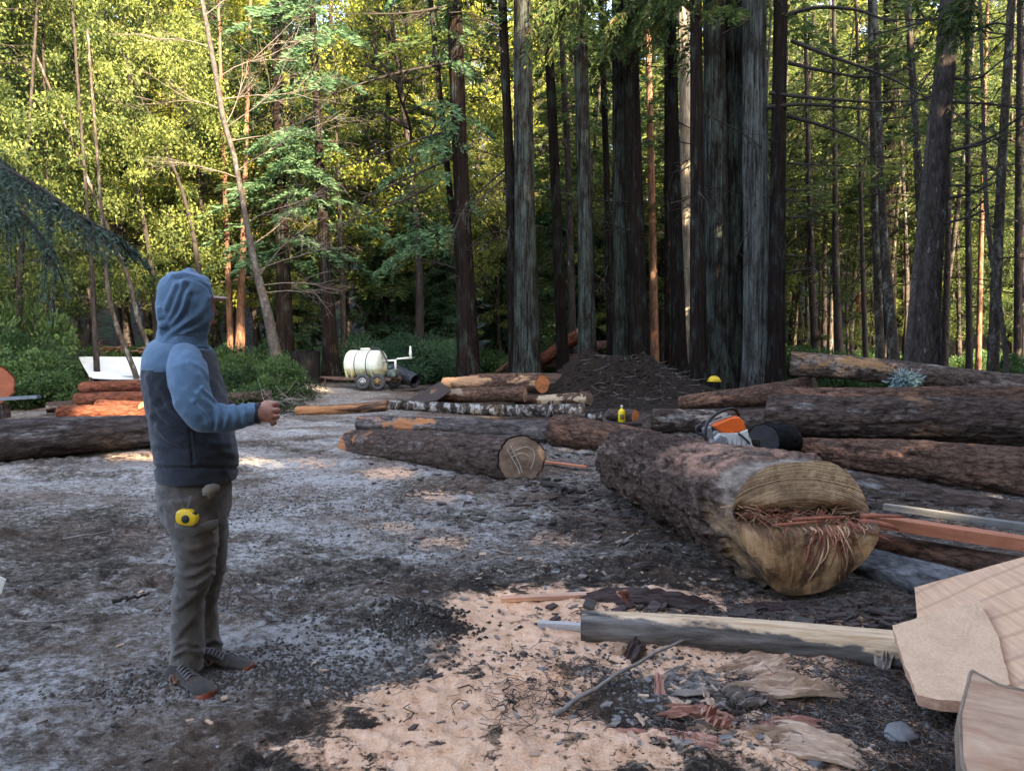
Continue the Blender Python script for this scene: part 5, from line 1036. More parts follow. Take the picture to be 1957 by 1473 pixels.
# mud clods and litter: uncountable small stuff
def scatter(name, label_, regions, n, seed, shape, mats, size, zoff=0.):
    g = np.random.default_rng(seed); pts = []
    tot = sum(r_[4] for r_ in regions)
    for (cx, cy, rx, ry, wt) in regions:
        m = int(n*wt/tot); a = g.normal(size=(m, 2))*[rx*.5, ry*.5]; pts.append(np.stack([cx+a[:, 0], np.maximum(cy+a[:, 1], 745)], 1))
    pts = np.concatenate(pts); W = []
    cx = (pts[:, 0]-978.5)/F0; cy = (736.5-pts[:, 1])/F0; dy = math.cos(PITCH)+cy*math.sin(PITCH); dz = -math.sin(PITCH)+cy*math.cos(PITCH); t_ = -CAMH/dz
    x, y = cx*t_, dy*t_; k = (y > 1.2) & (y < 22)
    if shape == 'clod' and seed < 10:
        k &= (fbm(x*1.3, y*1.6, 0, 77, 4) > .46+.10*g.random(len(x))) & (ell(pts[:, 0], pts[:, 1], [(940, 1430, 310, 140, 1.7), (1090, 1185, 310, 62, 1.6)]) < .5+.5*g.random(len(x))**6)
    if shape == 'twig': k &= fbm(x*1.5, y*1.8, 0, 78, 3) > .40+.14*g.random(len(x))
    x, y = x[k], y[k]; N = len(x)
    if name == 'mound_clods': x = 3.0+g.normal(size=N)*1.25; y = 17.6+g.normal(size=N)*1.1
    # ground height incl. micro relief from the ground mesh grid (nearest vertex)
    ri = np.searchsorted(rr, np.hypot(x, y)).clip(1, len(rr)-1); an = np.degrees(np.arctan2(x, y)); ai = np.searchsorted(ang_f, an).clip(0, len(ang_f)-1); z = (Z[ri, ai]+Z[ri-1, ai])/2 + zoff
    C = np.stack([x, y, z], 1); s = size[0] + (size[1]-size[0])*g.random(N)**2.2
    mb = MB(); mi = g.integers(0, len(mats), N)
    a = g.random(N)*6.283; d = np.stack([np.cos(a), np.sin(a), g.normal(size=N)*.12], 1); sd = np.stack([-np.sin(a), np.cos(a), g.normal(size=N)*.15], 1)
    if shape == 'chip':
        wd = s*(.2+.5*g.random(N)); th2 = s*.12+.002; up = np.array([0, 0, 1.])
        V = np.stack([C-d*s[:, None]/2-sd*wd[:, None]/2, C+d*s[:, None]/2-sd*wd[:, None]*.3, C+d*s[:, None]*.45+sd*wd[:, None]/2, C-d*s[:, None]*.4+sd*wd[:, None]*.35], 1)
        top = V + up*(th2[:, None, None]); V = np.concatenate([V, top], 1).reshape(-1, 3); b = np.arange(N)[:, None]*8
        Q = np.concatenate([b+np.array([[4, 5, 6, 7]]), b+np.array([[0, 1, 5, 4]]), b+np.array([[1, 2, 6, 5]]), b+np.array([[2, 3, 7, 6]]), b+np.array([[3, 0, 4, 7]])]); mm = np.tile(mi, 5)
        me = mesh_np(name, V, Q, None, mats, False, mm)
    elif shape == 'twig':
        r_ = (.0008+.0022*g.random(N)**2)[:, None]; rows = []
        for f_ in np.linspace(0, 1, 5):
            c_ = C + d*(s*(f_-.5))[:, None] + sd*(s*.22*math.sin(f_*3.1))[:, None]*g.choice([-1, 1], N)[0]; c_ = c_+np.array([0, 0, 1.])*(.004+.02*math.sin(f_*3.1)*g.random(N))[:, None]
            for th_ in (0, 2.09, 4.19): rows.append(c_ + sd*r_*math.cos(th_) + np.array([0, 0, 1.])*r_*math.sin(th_))
        V = np.stack(rows, 1).reshape(-1, 3); b = np.arange(N)[:, None]*15; Q = []
        for q in range(4):
            for j in range(3): Q.append(b+np.array([[q*3+j, q*3+(j+1) % 3, q*3+3+(j+1) % 3, q*3+3+j]]))
        me = mesh_np(name, V, np.concatenate(Q), None, mats, True, np.tile(mi, 12))
    else:   # clod: squashed octahedron-ish lump
        dirs = np.array([[1, 0, 0], [0, 1, 0], [-1, 0, 0], [0, -1, 0], [0, 0, 1], [0, 0, -1.]]); J = .55+.8*g.random((N, 6, 1))
        V = C[:, None, :] + dirs[None]*J*s[:, None, None]*np.array([.5, .5, .38]); V[:, :, :2] += 0; V = V.reshape(-1, 3); b = np.arange(N)[:, None]*6
        F = np.array([[0, 1, 4], [1, 2, 4], [2, 3, 4], [3, 0, 4], [1, 0, 5], [2, 1, 5], [3, 2, 5], [0, 3, 5]]); T_ = np.concatenate([b+f_[None] for f_ in F])
        me = mesh_np(name, V, None, T_, mats, False, np.tile(mi, 8))
    return tag(link(name, me), label_, 'ground litter', kind='stuff')
C_mud = plain('clod_mud', (.05, .040, .033), .85, .35, 20); C_mud2 = plain('clod_grey', (.17, .165, .16), .85, .3, 20)
allyard = (900, 1080, 1000, 420, 5)
scatter('mud_clods', 'crumbly dark mud clods strewn over the yard', [allyard, (300, 1180, 420, 260, 4), (808, 1195, 75, 32, 1.6), (1300, 1340, 260, 70, 2), (700, 960, 500, 60, 2), (1700, 1380, 250, 90, 1.5), (520, 1300, 200, 60, 1)], 60000, 1, 'clod', [C_mud, C_mud, C_mud, C_mud2], (.005, .032))
scatter('mud_clods', 'heap of black crumbly soil at the edge of the sawdust', [(800, 1192, 70, 30, 2), (850, 1205, 50, 20, .7), (770, 1180, 50, 22, .8), (808, 1200, 130, 40, .5)], 2600, 11, 'clod', [plain('black_soil', (.03, .023, .018), .9, .3, 20)], (.005, .034), .004)
scatter('wood_chips', 'pale wood chips and flakes strewn over the yard', [allyard, (1300, 1050, 500, 120, 3), (1500, 1350, 400, 100, 3), (1100, 900, 260, 50, 2.), (700, 900, 300, 60, 1), (1700, 960, 300, 60, 1)], 3600, 2, 'chip', [W_ch, W_ch2, W_ch2, W_chd, C_mud2, C_mud], (.006, .055))
scatter('twig_litter', 'dark dead conifer twigs and needles scattered on the sawdust', [(1250, 1340, 330, 80, 4), (1700, 1370, 260, 130, 5), (1500, 1170, 330, 40, 3), (1200, 1000, 300, 90, 3), (250, 1080, 300, 130, 2), (1560, 900, 500, 90, 2), (1300, 1350, 120, 50, 2)], 8000, 3, 'twig', [M_limb, plain('grey_twig', (.12, .105, .095), .9, .3, 9), plain('brown_twig', (.10, .06, .04), .9, .3, 9)], (.03, .20), .003)
# scatter('mound_litter', 'roots and twigs on the dirt mound', [(1230, 760, 130, 40, 2)], 10, 4, 'twig', [M_limb], (.1, .3))

scatter('bark_litter', 'flakes of dark bark strewn between the logs', [(1560, 920, 500, 90, 3), (1150, 960, 300, 70, 2), (1500, 1180, 380, 30, 1.6), (1000, 840, 400, 60, 2)], 2000, 5, 'chip', [W_chd, C_mud, W_chd, C_mud], (.02, .13), .004)
scatter('mound_clods', 'lumps of dark soil on the dirt mound', [(1225, 765, 150, 36, 1)], 9000, 12, 'clod', [plain('mound_soil', (.022, .015, .011), .9, .4, 20)], (.012, .09), .0)
g = np.random.default_rng(21); mb = MB()
for q in range(520):
    x, y = 2.9+g.normal()*1.3, 17.2+g.normal()*1.1; z = float(H(np.array(x), np.array(y))); branchy(mb, np.array([x, y, z]), np.array([g.normal(), g.normal(), -.12+.1*g.normal()]), .2+.35*g.random(), .006, 0, g, m=int(g.integers(0, 2)))
tag(mb.build('root_litter', [M_limb, M_gst]), 'tangle of thin roots and twigs over the dirt mound', 'ground litter', kind='stuff')
# ================================================================ THE MAN
PB = np.array([at(362, 1290, 3.22)[0], 3.22, 0.])
K_ = F0/3.2
def PP(px, py, dv=0.): return at(px, py, 3.22+dv) - PB
def remesh(mb, voxel, smooth=4, name='tmp'):
    V, Q, T_ = mb.arrays(); me = mesh_np(name, V, Q, T_); o = bpy.data.objects.new('tmp', me); col.objects.link(o)
    m = o.modifiers.new('r', 'REMESH'); m.mode = 'VOXEL'; m.voxel_size = voxel; m.use_smooth_shade = True
    s = o.modifiers.new('s', 'SMOOTH'); s.factor = .5; s.iterations = smooth
    dg = bpy.context.evaluated_depsgraph_get(); dg.update(); out = bpy.data.meshes.new_from_object(o.evaluated_get(dg)); out.name = name
    bpy.data.objects.remove(o); bpy.data.meshes.remove(me); return out
def get(me):
    n = len(me.vertices); v = np.empty(n*3, np.float32); me.vertices.foreach_get('co', v); nn = np.empty(n*3, np.float32); me.vertices.foreach_get('normal', nn)
    return v.reshape(-1, 3).astype(float), nn.reshape(-1, 3).astype(float)
def put(me, v): me.vertices.foreach_set('co', v.astype(np.float32).ravel()); me.update()
def ppx(v):   # picture coordinates of local points
    w_ = v + PB; d = w_ - [0, 0, CAMH]; f = d[:, 1]*math.cos(PITCH)-d[:, 2]*math.sin(PITCH); u = d[:, 1]*math.sin(PITCH)+d[:, 2]*math.cos(PITCH)
    return 978.5+F0*d[:, 0]/f, 736.5-F0*u/f
def crease(px, py, pts, w_):
    """ridge value along a polyline given in picture coordinates"""
    P = interp_path(pts, 30); d = np.full(len(px), 1e9)
    for a, b in zip(P[:-1], P[1:]):
        ab = b-a; t_ = np.clip(((px-a[0])*ab[0]+(py-a[1])*ab[1])/(ab@ab+1e-9), 0, 1); d = np.minimum(d, np.hypot(px-a[0]-t_*ab[0], py-a[1]-t_*ab[1]))
    return np.exp(-(d/w_)**2)
def rows(lst): return np.array([[*PP(r_[0], r_[1], r_[2] if len(r_) > 2 else 0)] for r_ in lst])
def cloth(name, c, sc=900, var=.12, dirt=None):
    t = NT(name, .95, .15); n = t.noise(t.coord(), 5, 6, .7); a = tuple(x*(1-var) for x in c); b = tuple(min(1, x*(1+var)) for x in c)
    cc = t.ramp(n, [(.3, a), (.7, b)])
    if dirt: cc = t.mix(t.ramp(t.noise(t.coord(scale=(4, 4, 2)), 1.6, 6, .75), [(.52, 0.), (.66, .75)]), cc, dirt)
    t.base(cc); t.bump(t.math('ADD', t.noise(t.coord(), sc, 2), t.math('MULTIPLY', t.noise(t.coord(), 40, 4), 1.5)), .35, .003)
    t.b.inputs['Sheen Weight'].default_value = .25; return t.m
C_up = cloth('blue_fleece', (.10, .17, .265)); C_lo = cloth('charcoal_fleece', (.030, .035, .048)); C_tr = cloth('work_trousers', (.098, .088, .082), var=.2, dirt=(.17, .13, .085)); C_cuff = cloth('dark_knit', (.025, .026, .034))
t = NT('skin', .55, .4); t.base(t.ramp(t.noise(t.coord(), 26, 4), [(.35, (.40, .20, .15)), (.65, (.52, .29, .22))])); t.b.inputs['Subsurface Weight'].default_value = .08; t.bump(t.noise(t.coord(), 120, 3), .3, .002); SK = t.m
CAP = cloth('cap_cloth', (.42, .27, .21))
# --- body, one continuous mesh
mb = MB()
def V2(lst, fn=12, n=16, ref=(1, 0, 0)):
    A_ = interp_path([[*PP(r_[0], r_[1], r_[2]), r_[3], r_[4] if len(r_) > 4 else r_[3]] for r_ in lst], fn*(len(lst)-1)//2+4); mb.loft(A_[:, :3], A_[:, 3:5], n, ref=ref)
V2([(352, 640, .02, .055), (354, 665, .02, .07), (344, 690, .02, .12, .17), (350, 760, .02, .125, .15), (362, 860, .01, .135, .14), (366, 930, 0, .12, .14), (366, 975, 0, .10, .13)])
head = interp_path([[*PP(357, 533, .03), .02, .02], [*PP(357, 541, .03), .062, .055], [*PP(359, 560, .03), .090, .075], [*PP(361, 585, .03), .097, .078], [*PP(364, 608, .03), .088, .07], [*PP(368, 626, .03), .066, .058], [*PP(371, 638, .03), .030, .03]], 26)
mb.loft(head[:, :3], head[:, 3:5], 24, ref=(.93, .36, 0))
mb.loft([PP(400, 588, .06), PP(407, 598, .065), PP(408, 603, .065)], [.008, .014, .010], 10)   # nose
mb.loft([PP(403, 612, .062), PP(403, 618, .062)], [.012, .011], 10)                         # lips
for sg in (-1, 1): mb.loft([PP(356, 588, .03+sg*.078), PP(354, 603, .03+sg*.078)], [.016, .010], 8)   # ears
V2([(348, 690, -.12, .055), (362, 750, -.19, .05), (384, 800, -.185, .043), (430, 800, -.15, .038), (470, 792, -.115, .030), (489, 789, -.10, .026)])
V2([(350, 690, .18, .055), (358, 770, .22, .05), (372, 835, .21, .042), (405, 850, .15, .036), (425, 858, .10, .03)])
V2([(352, 955, -.08, .085), (366, 1040, -.06, .07), (362, 1105, -.04, .055), (352, 1180, -.01, .052), (350, 1262, .02, .04), (350, 1290, .02, .036)])
V2([(386, 955, .09, .085), (388, 1040, .13, .07), (386, 1105, .17, .055), (384, 1180, .22, .052), (390, 1250, .25, .04), (392, 1268, .25, .036)])
# right hand
mb.loft(interp_path([[*PP(486, 790, -.10), .024, .030], [*PP(496, 789, -.098), .022, .038], [*PP(508, 788, -.095), .017, .042], [*PP(515, 788, -.090), .013, .040]], 10)[:, :3], interp_path([[.024, .030], [.020, .038], [.016, .042], [.012, .038]], 10), 16, ref=(0, 1, 0))
mh = MB()
for q, (y_, ex) in enumerate([(771.5, 2), (783.5, 4), (795.5, 2), (806.5, -3)]):
    rf_ = [.0092, .0095, .009, .008][q]; P_ = interp_path(rows([(510, y_, -.092), (519+ex, y_-1, -.088), (524+ex, y_+1, -.070), (521+ex, y_+4, -.050), (512, y_+5, -.045)]), 14); mb.loft(P_, np.linspace(rf_*1.05, rf_*.8, 14), 10)
mb.loft(interp_path(rows([(490, 780, -.085), (500, 772, -.066), (511, 769, -.055), (520, 773, -.048)]), 12), np.linspace(.014, .010, 12), 10)
# left hand, in the pocket
mb.loft(interp_path(rows([(424, 858, .10), (432, 862, .06), (436, 866, .02)]), 6), [.03, .032, .03, .028, .024, .02], 10)
bme = remesh(mb, .0042, 1, 'person'); bme.materials.append(SK)
man = link('person', bme, None, PB); tag(man, 'man seen from behind in blue and charcoal hooded jacket and muddy work trousers, forearm raised', 'person')
# --- hoodie
def dress(mb, voxel, sm, name, mats, parent, fn=None, pick=None):
    me = remesh(mb, voxel, sm, name); v, nn = get(me); px_, py_ = ppx(v)
    rg_ = 1-np.abs(2*fbm(v[:, 0]*11+v[:, 2]*5, v[:, 1]*9, v[:, 2]*15-v[:, 0]*6, 19, 3)-1); d = .003*(fbm(v[:, 0]*22, v[:, 1]*22, v[:, 2]*22, 7, 3)-.5)*2 + .010*(rg_-.75)
    if fn is not None: d = d + fn(px_, py_, v, nn)
    put(me, v + nn*d[:, None])
    for m in mats: me.materials.append(m)
    if pick is not None:
        n = len(me.polygons); c = np.empty(n*3, np.float32); me.polygons.foreach_get('center', c); nr_ = np.empty(n*3, np.float32); me.polygons.foreach_get('normal', nr_); c = c.reshape(-1, 3).astype(float)
        a, b = ppx(c); me.polygons.foreach_set('material_index', pick(a, b, c, nr_.reshape(-1, 3)).astype(np.int32))
    return link(name, me, parent)
mb = MB()
tor = [(345, 640, .02, 41, .095), (344, 652, .02, 45, .11), (343, 662, .02, 55, .155), (342, 675, .02, 60, .185), (341, 695, .02, 64, .20), (343, 720, .02, 67, .20), (351, 760, .02, 70, .195), (360, 800, .01, 73, .19), (366, 840, .01, 75, .185), (370, 872, 0, 75, .18), (371, 898, 0, 74, .175), (371, 913, 0, 72, .172), (371, 916, 0, 63, .16)]
A_ = interp_path([[*PP(a, b, c), d/K_, e_] for a, b, c, d, e_ in tor], 70); mb.loft(A_[:, :3], A_[:, 3:5], 48, ref=(1, 0, 0))
def f_tor(px, py, v, nn):
    near_ = sstep(.1, -.1, v[:, 1]); d = 0*px
    for pts, w_, a in [([(290, 770), (310, 800), (350, 820)], 6, .010), ([(286, 795), (305, 830), (340, 850)], 7, .009), ([(292, 850), (320, 858), (350, 880)], 6, .007), ([(380, 835), (405, 850), (440, 845)], 6, .008), ([(300, 740), (318, 780), (345, 800)], 6, .008), ([(395, 870), (420, 862), (444, 872)], 6, .006),
                      ([(340, 660), (362, 668), (386, 690)], 5, .006), ([(296, 885), (330, 893), (370, 886)], 5, .005), ([(276, 720), (284, 760), (288, 800)], 5, .006)]:
        d = d + a*crease(px, py, pts, w_) - .6*a*crease(px, py, [(x+2, y+10) for x, y in pts], w_)
    d = d*near_ - .010*np.exp(-((py-893)/3.)**2) - .006*crease(px, py, [(357, 828), (361, 860), (362, 893)], 1.6)*near_
    return d + .006*(fbm(v[:, 0]*5, v[:, 1]*5, v[:, 2]*9, 3, 3)-.5)*2
man.location.x += .012
hood_o = dress(mb, .006, 2, 'hooded_jacket', [C_up, C_lo], man, f_tor, lambda a, b, c, n: np.where(b > 702 + .25*np.clip(a-275, 0, 60) + 6*np.sin(a*.03), 1, np.where((n[:, 0] > .80) & (b > 655), 1, 0)))
# sleeve
mb = MB()
slv = [(346, 680, -.085, .062), (350, 694, -.13, .074), (354, 715, -.17, .080), (358, 742, -.19, .079), (367, 770, -.20, .075), (382, 793, -.195, .067), (400, 799, -.18, .060), (428, 799, -.16, .054), (455, 796, -.13, .049), (474, 791, -.112, .0455), (484, 790, -.104, .043), (486, 790, -.103, .036)]
A_ = interp_path([[*PP(a, b, c), d] for a, b, c, d in slv], 60); mb.loft(A_[:, :3], A_[:, 3], 32)
def f_slv(px, py, v, nn):
    d = 0*px
    for pts, w_, a in [([(372, 752), (395, 772), (412, 790)], 5, .009), ([(380, 742), (400, 762), (420, 778)], 4, .008), ([(365, 768), (385, 790), (395, 812)], 5, .010), ([(405, 775), (412, 795), (408, 818)], 4, .009), ([(422, 776), (428, 795), (424, 815)], 4, .007), ([(440, 774), (446, 795), (442, 815)], 4, .0065), ([(458, 772), (462, 790), (460, 810)], 4, .006),
                      ([(345, 700), (372, 715), (388, 735)], 7, .006), ([(330, 735), (345, 765), (372, 800)], 7, .004), ([(355, 690), (380, 705), (392, 722)], 4, .006)]:
        d = d + a*crease(px, py, pts, w_) - .5*a*crease(px, py, [(x+7, y+2) for x, y in pts], w_)
    return d
sl_ = dress(mb, .005, 2, 'sleeve', [C_up], hood_o, f_slv)
mb = MB(); A_ = interp_path([[*PP(482, 790, -.104), .0435], [*PP(485, 790, -.103), .0455], [*PP(490, 789.5, -.1), .0455], [*PP(492, 789.5, -.1), .041]], 12); mb.loft(A_[:, :3], A_[:, 3], 32); mb.build('cuff', C_cuff, hood_o)
mb = MB(); A_ = interp_path([[*PP(a, b, c), d] for a, b, c, d in [(350, 685, .10, .06), (352, 720, .19, .078), (358, 770, .215, .075), (372, 825, .20, .066), (395, 846, .15, .056), (418, 855, .11, .048)]], 36); mb.loft(A_[:, :3], A_[:, 3], 28); dress(mb, .008, 3, 'sleeve', [C_up], hood_o)
# hood
mb = MB()
hd = [(349, 519.5, 6, .012), (350, 521, 18, .045), (350, 526, 33, .078), (350.5, 536, 45, .102), (351.5, 550, 51.5, .116), (352, 568, 54.5, .122), (351.5, 586, 54, .122), (350, 604, 51.5, .116), (348, 620, 47.5, .108), (346, 634, 45, .104), (344, 648, 46.5, .108), (343, 660, 50, .118)]
A_ = interp_path([[*PP(a, b, .0), d/K_, e_] for a, b, d, e_ in hd], 60); mb.loft(A_[:, :3], A_[:, 3:5], 48, ref=(1, 0, 0))
def f_hood(px, py, v, nn):
    d = 0*px
    for pts, w_, a in [([(330, 545), (318, 575), (308, 605)], 6, .010), ([(345, 540), (333, 570), (322, 600), (304, 625)], 5, .011), ([(352, 560), (343, 590), (325, 615), (303, 634)], 5.5, .012), ([(392, 570), (375, 600), (345, 620), (312, 640)], 7, .010), ([(398, 600), (380, 620), (345, 636)], 5, .009), ([(300, 590), (302, 610), (309, 624)], 5, .010),
                      ([(395, 545), (400, 575), (396, 610), (386, 640)], 4, .007), ([(324, 528), (345, 524), (372, 530), (392, 545)], 3, .006)]:
        d = d + a*crease(px, py, pts, w_) - .75*a*crease(px, py, [(x+8, y+5) for x, y in pts], w_)
    # the face opening on the far right side
    f_ = (v[:, 0]-PP(352, 590)[0])*.80 + (v[:, 1])*.60; op = sstep(.075, .10, f_)*sstep(632, 615, py)*sstep(528, 545, py); d = d - .045*op
    return d - .004*crease(px, py, [(330, 531), (360, 534), (388, 548), (399, 575)], 1.5)
dress(mb, .005, 2, 'hood', [C_up], hood_o, f_hood)
mb = MB(); P_ = interp_path(rows([(312, 641, -.06), (330, 640, -.10), (352, 640, -.115), (374, 644, -.10), (386, 650, -.075)]), 20); mb.loft(P_, .0022, 5); 
P_ = interp_path(rows([(332, 668, -.12), (322, 690, -.155), (317, 715, -.18), (320, 745, -.185), (330, 775, -.185)]), 24); mb.loft(P_, .0018, 5); mb.build('seam', C_cuff, hood_o)
mb = MB(); P_ = interp_path(rows([(386, 862, -.19), (392, 845, -.19), (396, 826, -.185)]), 10); mb.loft(P_, .002, 5); mb.build('pocket_zip', C_cuff, hood_o)
# cap
mb = MB(); P_ = [] 
bx_, by_ = PP(401, 569, .05), None; f_ = np.array([.90, .42, -.10]); s_ = np.array([-.42, .90, 0]); n1, n2 = 18, 6; V_ = []
for k in range(n2+1):
    for j in range(n1+1):
        a = (j/n1-.5)*2; u_ = k/n2; L_ = .068*math.sqrt(max(0, 1-a*a))*u_ ; V_.append(bx_ + s_*a*.075*(1-.12*u_) + f_*L_ + np.array([0, 0, .010-.016*a*a]))
V_ = np.array(V_); q_ = [(k*(n1+1)+j, k*(n1+1)+j+1, (k+1)*(n1+1)+j+1, (k+1)*(n1+1)+j) for k in range(n2) for j in range(n1)]
mb.add(V_, q_); mb.add(V_-[0, 0, .006], [x[::-1] for x in q_]); 
mb2 = MB(); mb2.loft(interp_path([[*PP(356, 572, .03), .100, .084], [*PP(356, 560, .03), .098, .082], [*PP(355, 545, .03), .082, .068], [*PP(354, 534, .03), .045, .04], [*PP(354, 531, .03), .01, .01]], 14)[:, :3], interp_path([[.100, .084], [.098, .082], [.082, .068], [.045, .04], [.01, .01]], 14), 24, ref=(.93, .36, 0))
capo = mb2.build('cap', CAP, man); mb.build('visor', CAP, capo)
# trousers
mb = MB()
pel = [(366, 898, 0, 62, .15), (366, 915, 0, 66, .16), (366.5, 940, 0, 67.5, .165), (368, 965, .0, 65, .165), (370, 990, .01, 58, .15), (372, 1005, .01, 45, .11)]
A_ = interp_path([[*PP(a, b, c), d/K_, e_] for a, b, c, d, e_ in pel], 30); mb.loft(A_[:, :3], A_[:, 3:5], 40, ref=(1, 0, 0))
lg1 = [(354, 950, -.07, .108), (358, 985, -.075, .105), (364, 1015, -.075, .095), (369, 1050, -.07, .087), (370, 1078, -.06, .078), (366, 1100, -.05, .079), (358, 1125, -.035, .072), (354, 1150, -.02, .066), (353, 1200, 0, .067), (354, 1235, .01, .068), (352, 1258, .015, .071), (351, 1274, .02, .074)]
lg2 = [(382, 950, .08, .105), (386, 985, .09, .10), (389, 1015, .11, .095), (391, 1050, .13, .086), (391, 1078, .15, .080), (388, 1105, .17, .072), (384, 1135, .19, .066), (383, 1170, .215, .066), (384, 1205, .235, .067), (388, 1232, .25, .070), (390, 1246, .255, .073)]
for L_ in (lg1, lg2):
    A_ = interp_path([[*PP(a, b, c), d] for a, b, c, d in L_], 60); mb.loft(A_[:, :3], A_[:, 3], 32, ref=(1, 0, 0))
def f_tr(px, py, v, nn):
    d = 0*px; nr_ = sstep(.12, .0, v[:, 1]-.0)
    for pts, w_, a in [([(300, 935), (320, 955), (335, 985)], 5, .009), ([(305, 965), (322, 985), (345, 1000)], 5, .009), ([(330, 925), (340, 960), (352, 985)], 4, .006), ([(332, 1040), (365, 1048), (400, 1036)], 5, .007), ([(335, 1062), (370, 1075), (402, 1060)], 5, .007), ([(330, 1092), (355, 1098), (395, 1080)], 5, .011),
                      ([(332, 1110), (360, 1120), (398, 1095)], 5, .012), ([(335, 1135), (360, 1135), (392, 1108)], 5, .010), ([(338, 1160), (352, 1150), (372, 1130)], 5, .008), ([(330, 1225), (350, 1195), (375, 1165)], 6, .006), ([(328, 1252), (352, 1240), (380, 1246)], 5, .010), ([(328, 1238), (345, 1226), (372, 1232)], 4, .007),
                      ([(404, 960), (412, 1000), (410, 1040)], 5, .008), ([(385, 1000), (400, 1020), (404, 1055)], 5, .007)]:
        d = d + a*crease(px, py, pts, w_)*nr_ - .6*a*crease(px, py, [(x+1, y+9) for x, y in pts], w_)*nr_
    for pts, w_, a in [([(395, 1105), (410, 1098), (428, 1085)], 5, .009), ([(388, 1130), (400, 1122), (414, 1110)], 5, .009), ([(386, 1228), (402, 1222), (418, 1230)], 4, .009), ([(388, 1200), (400, 1190), (412, 1175)], 5, .006)]:
        d = d + a*crease(px, py, pts, w_)*(1-nr_)
    return d + .007*(fbm(v[:, 0]*9, v[:, 1]*9, v[:, 2]*14, 5, 3)-.5)*2
tro = dress(mb, .006, 2, 'trousers', [C_tr], man, f_tr)
def panel(name, pts, dv, mat, parent, th_=.006, bulge=.01):
    P_ = np.array([PP(a, b, dv) for a, b in pts]); c = P_.mean(0); n = len(P_); V_ = np.concatenate([P_, [c+[0, -bulge, 0]], P_+[0, .05, 0], c[None]*.9+P_*.1-[0, bulge*.8, 0]]); jj = np.arange(n); j2 = (jj+1) % n; o2 = 2*n+1
    Ts = np.stack([o2+jj, o2+j2, np.full(n, n)], 1); Qs = np.concatenate([np.stack([jj, j2, o2+j2, o2+jj], 1), np.stack([n+1+jj, n+1+j2, j2, jj], 1)]); return link(name, mesh_np(name, V_, Qs, Ts, [mat], True), parent)
panel('pocket_flap', [(327, 998), (350, 1000), (378, 1002), (403, 996), (402, 1014), (380, 1017), (362, 1024), (344, 1014), (330, 1012)], -.172, C_tr, tro, bulge=.006)
panel('torn_patch', [(380, 935), (388, 927), (398, 926), (406, 932), (405, 942), (398, 946), (394, 954), (388, 946), (382, 948)], -.150, cloth('torn_lining', (.20, .17, .135), var=.3), tro, bulge=.005)
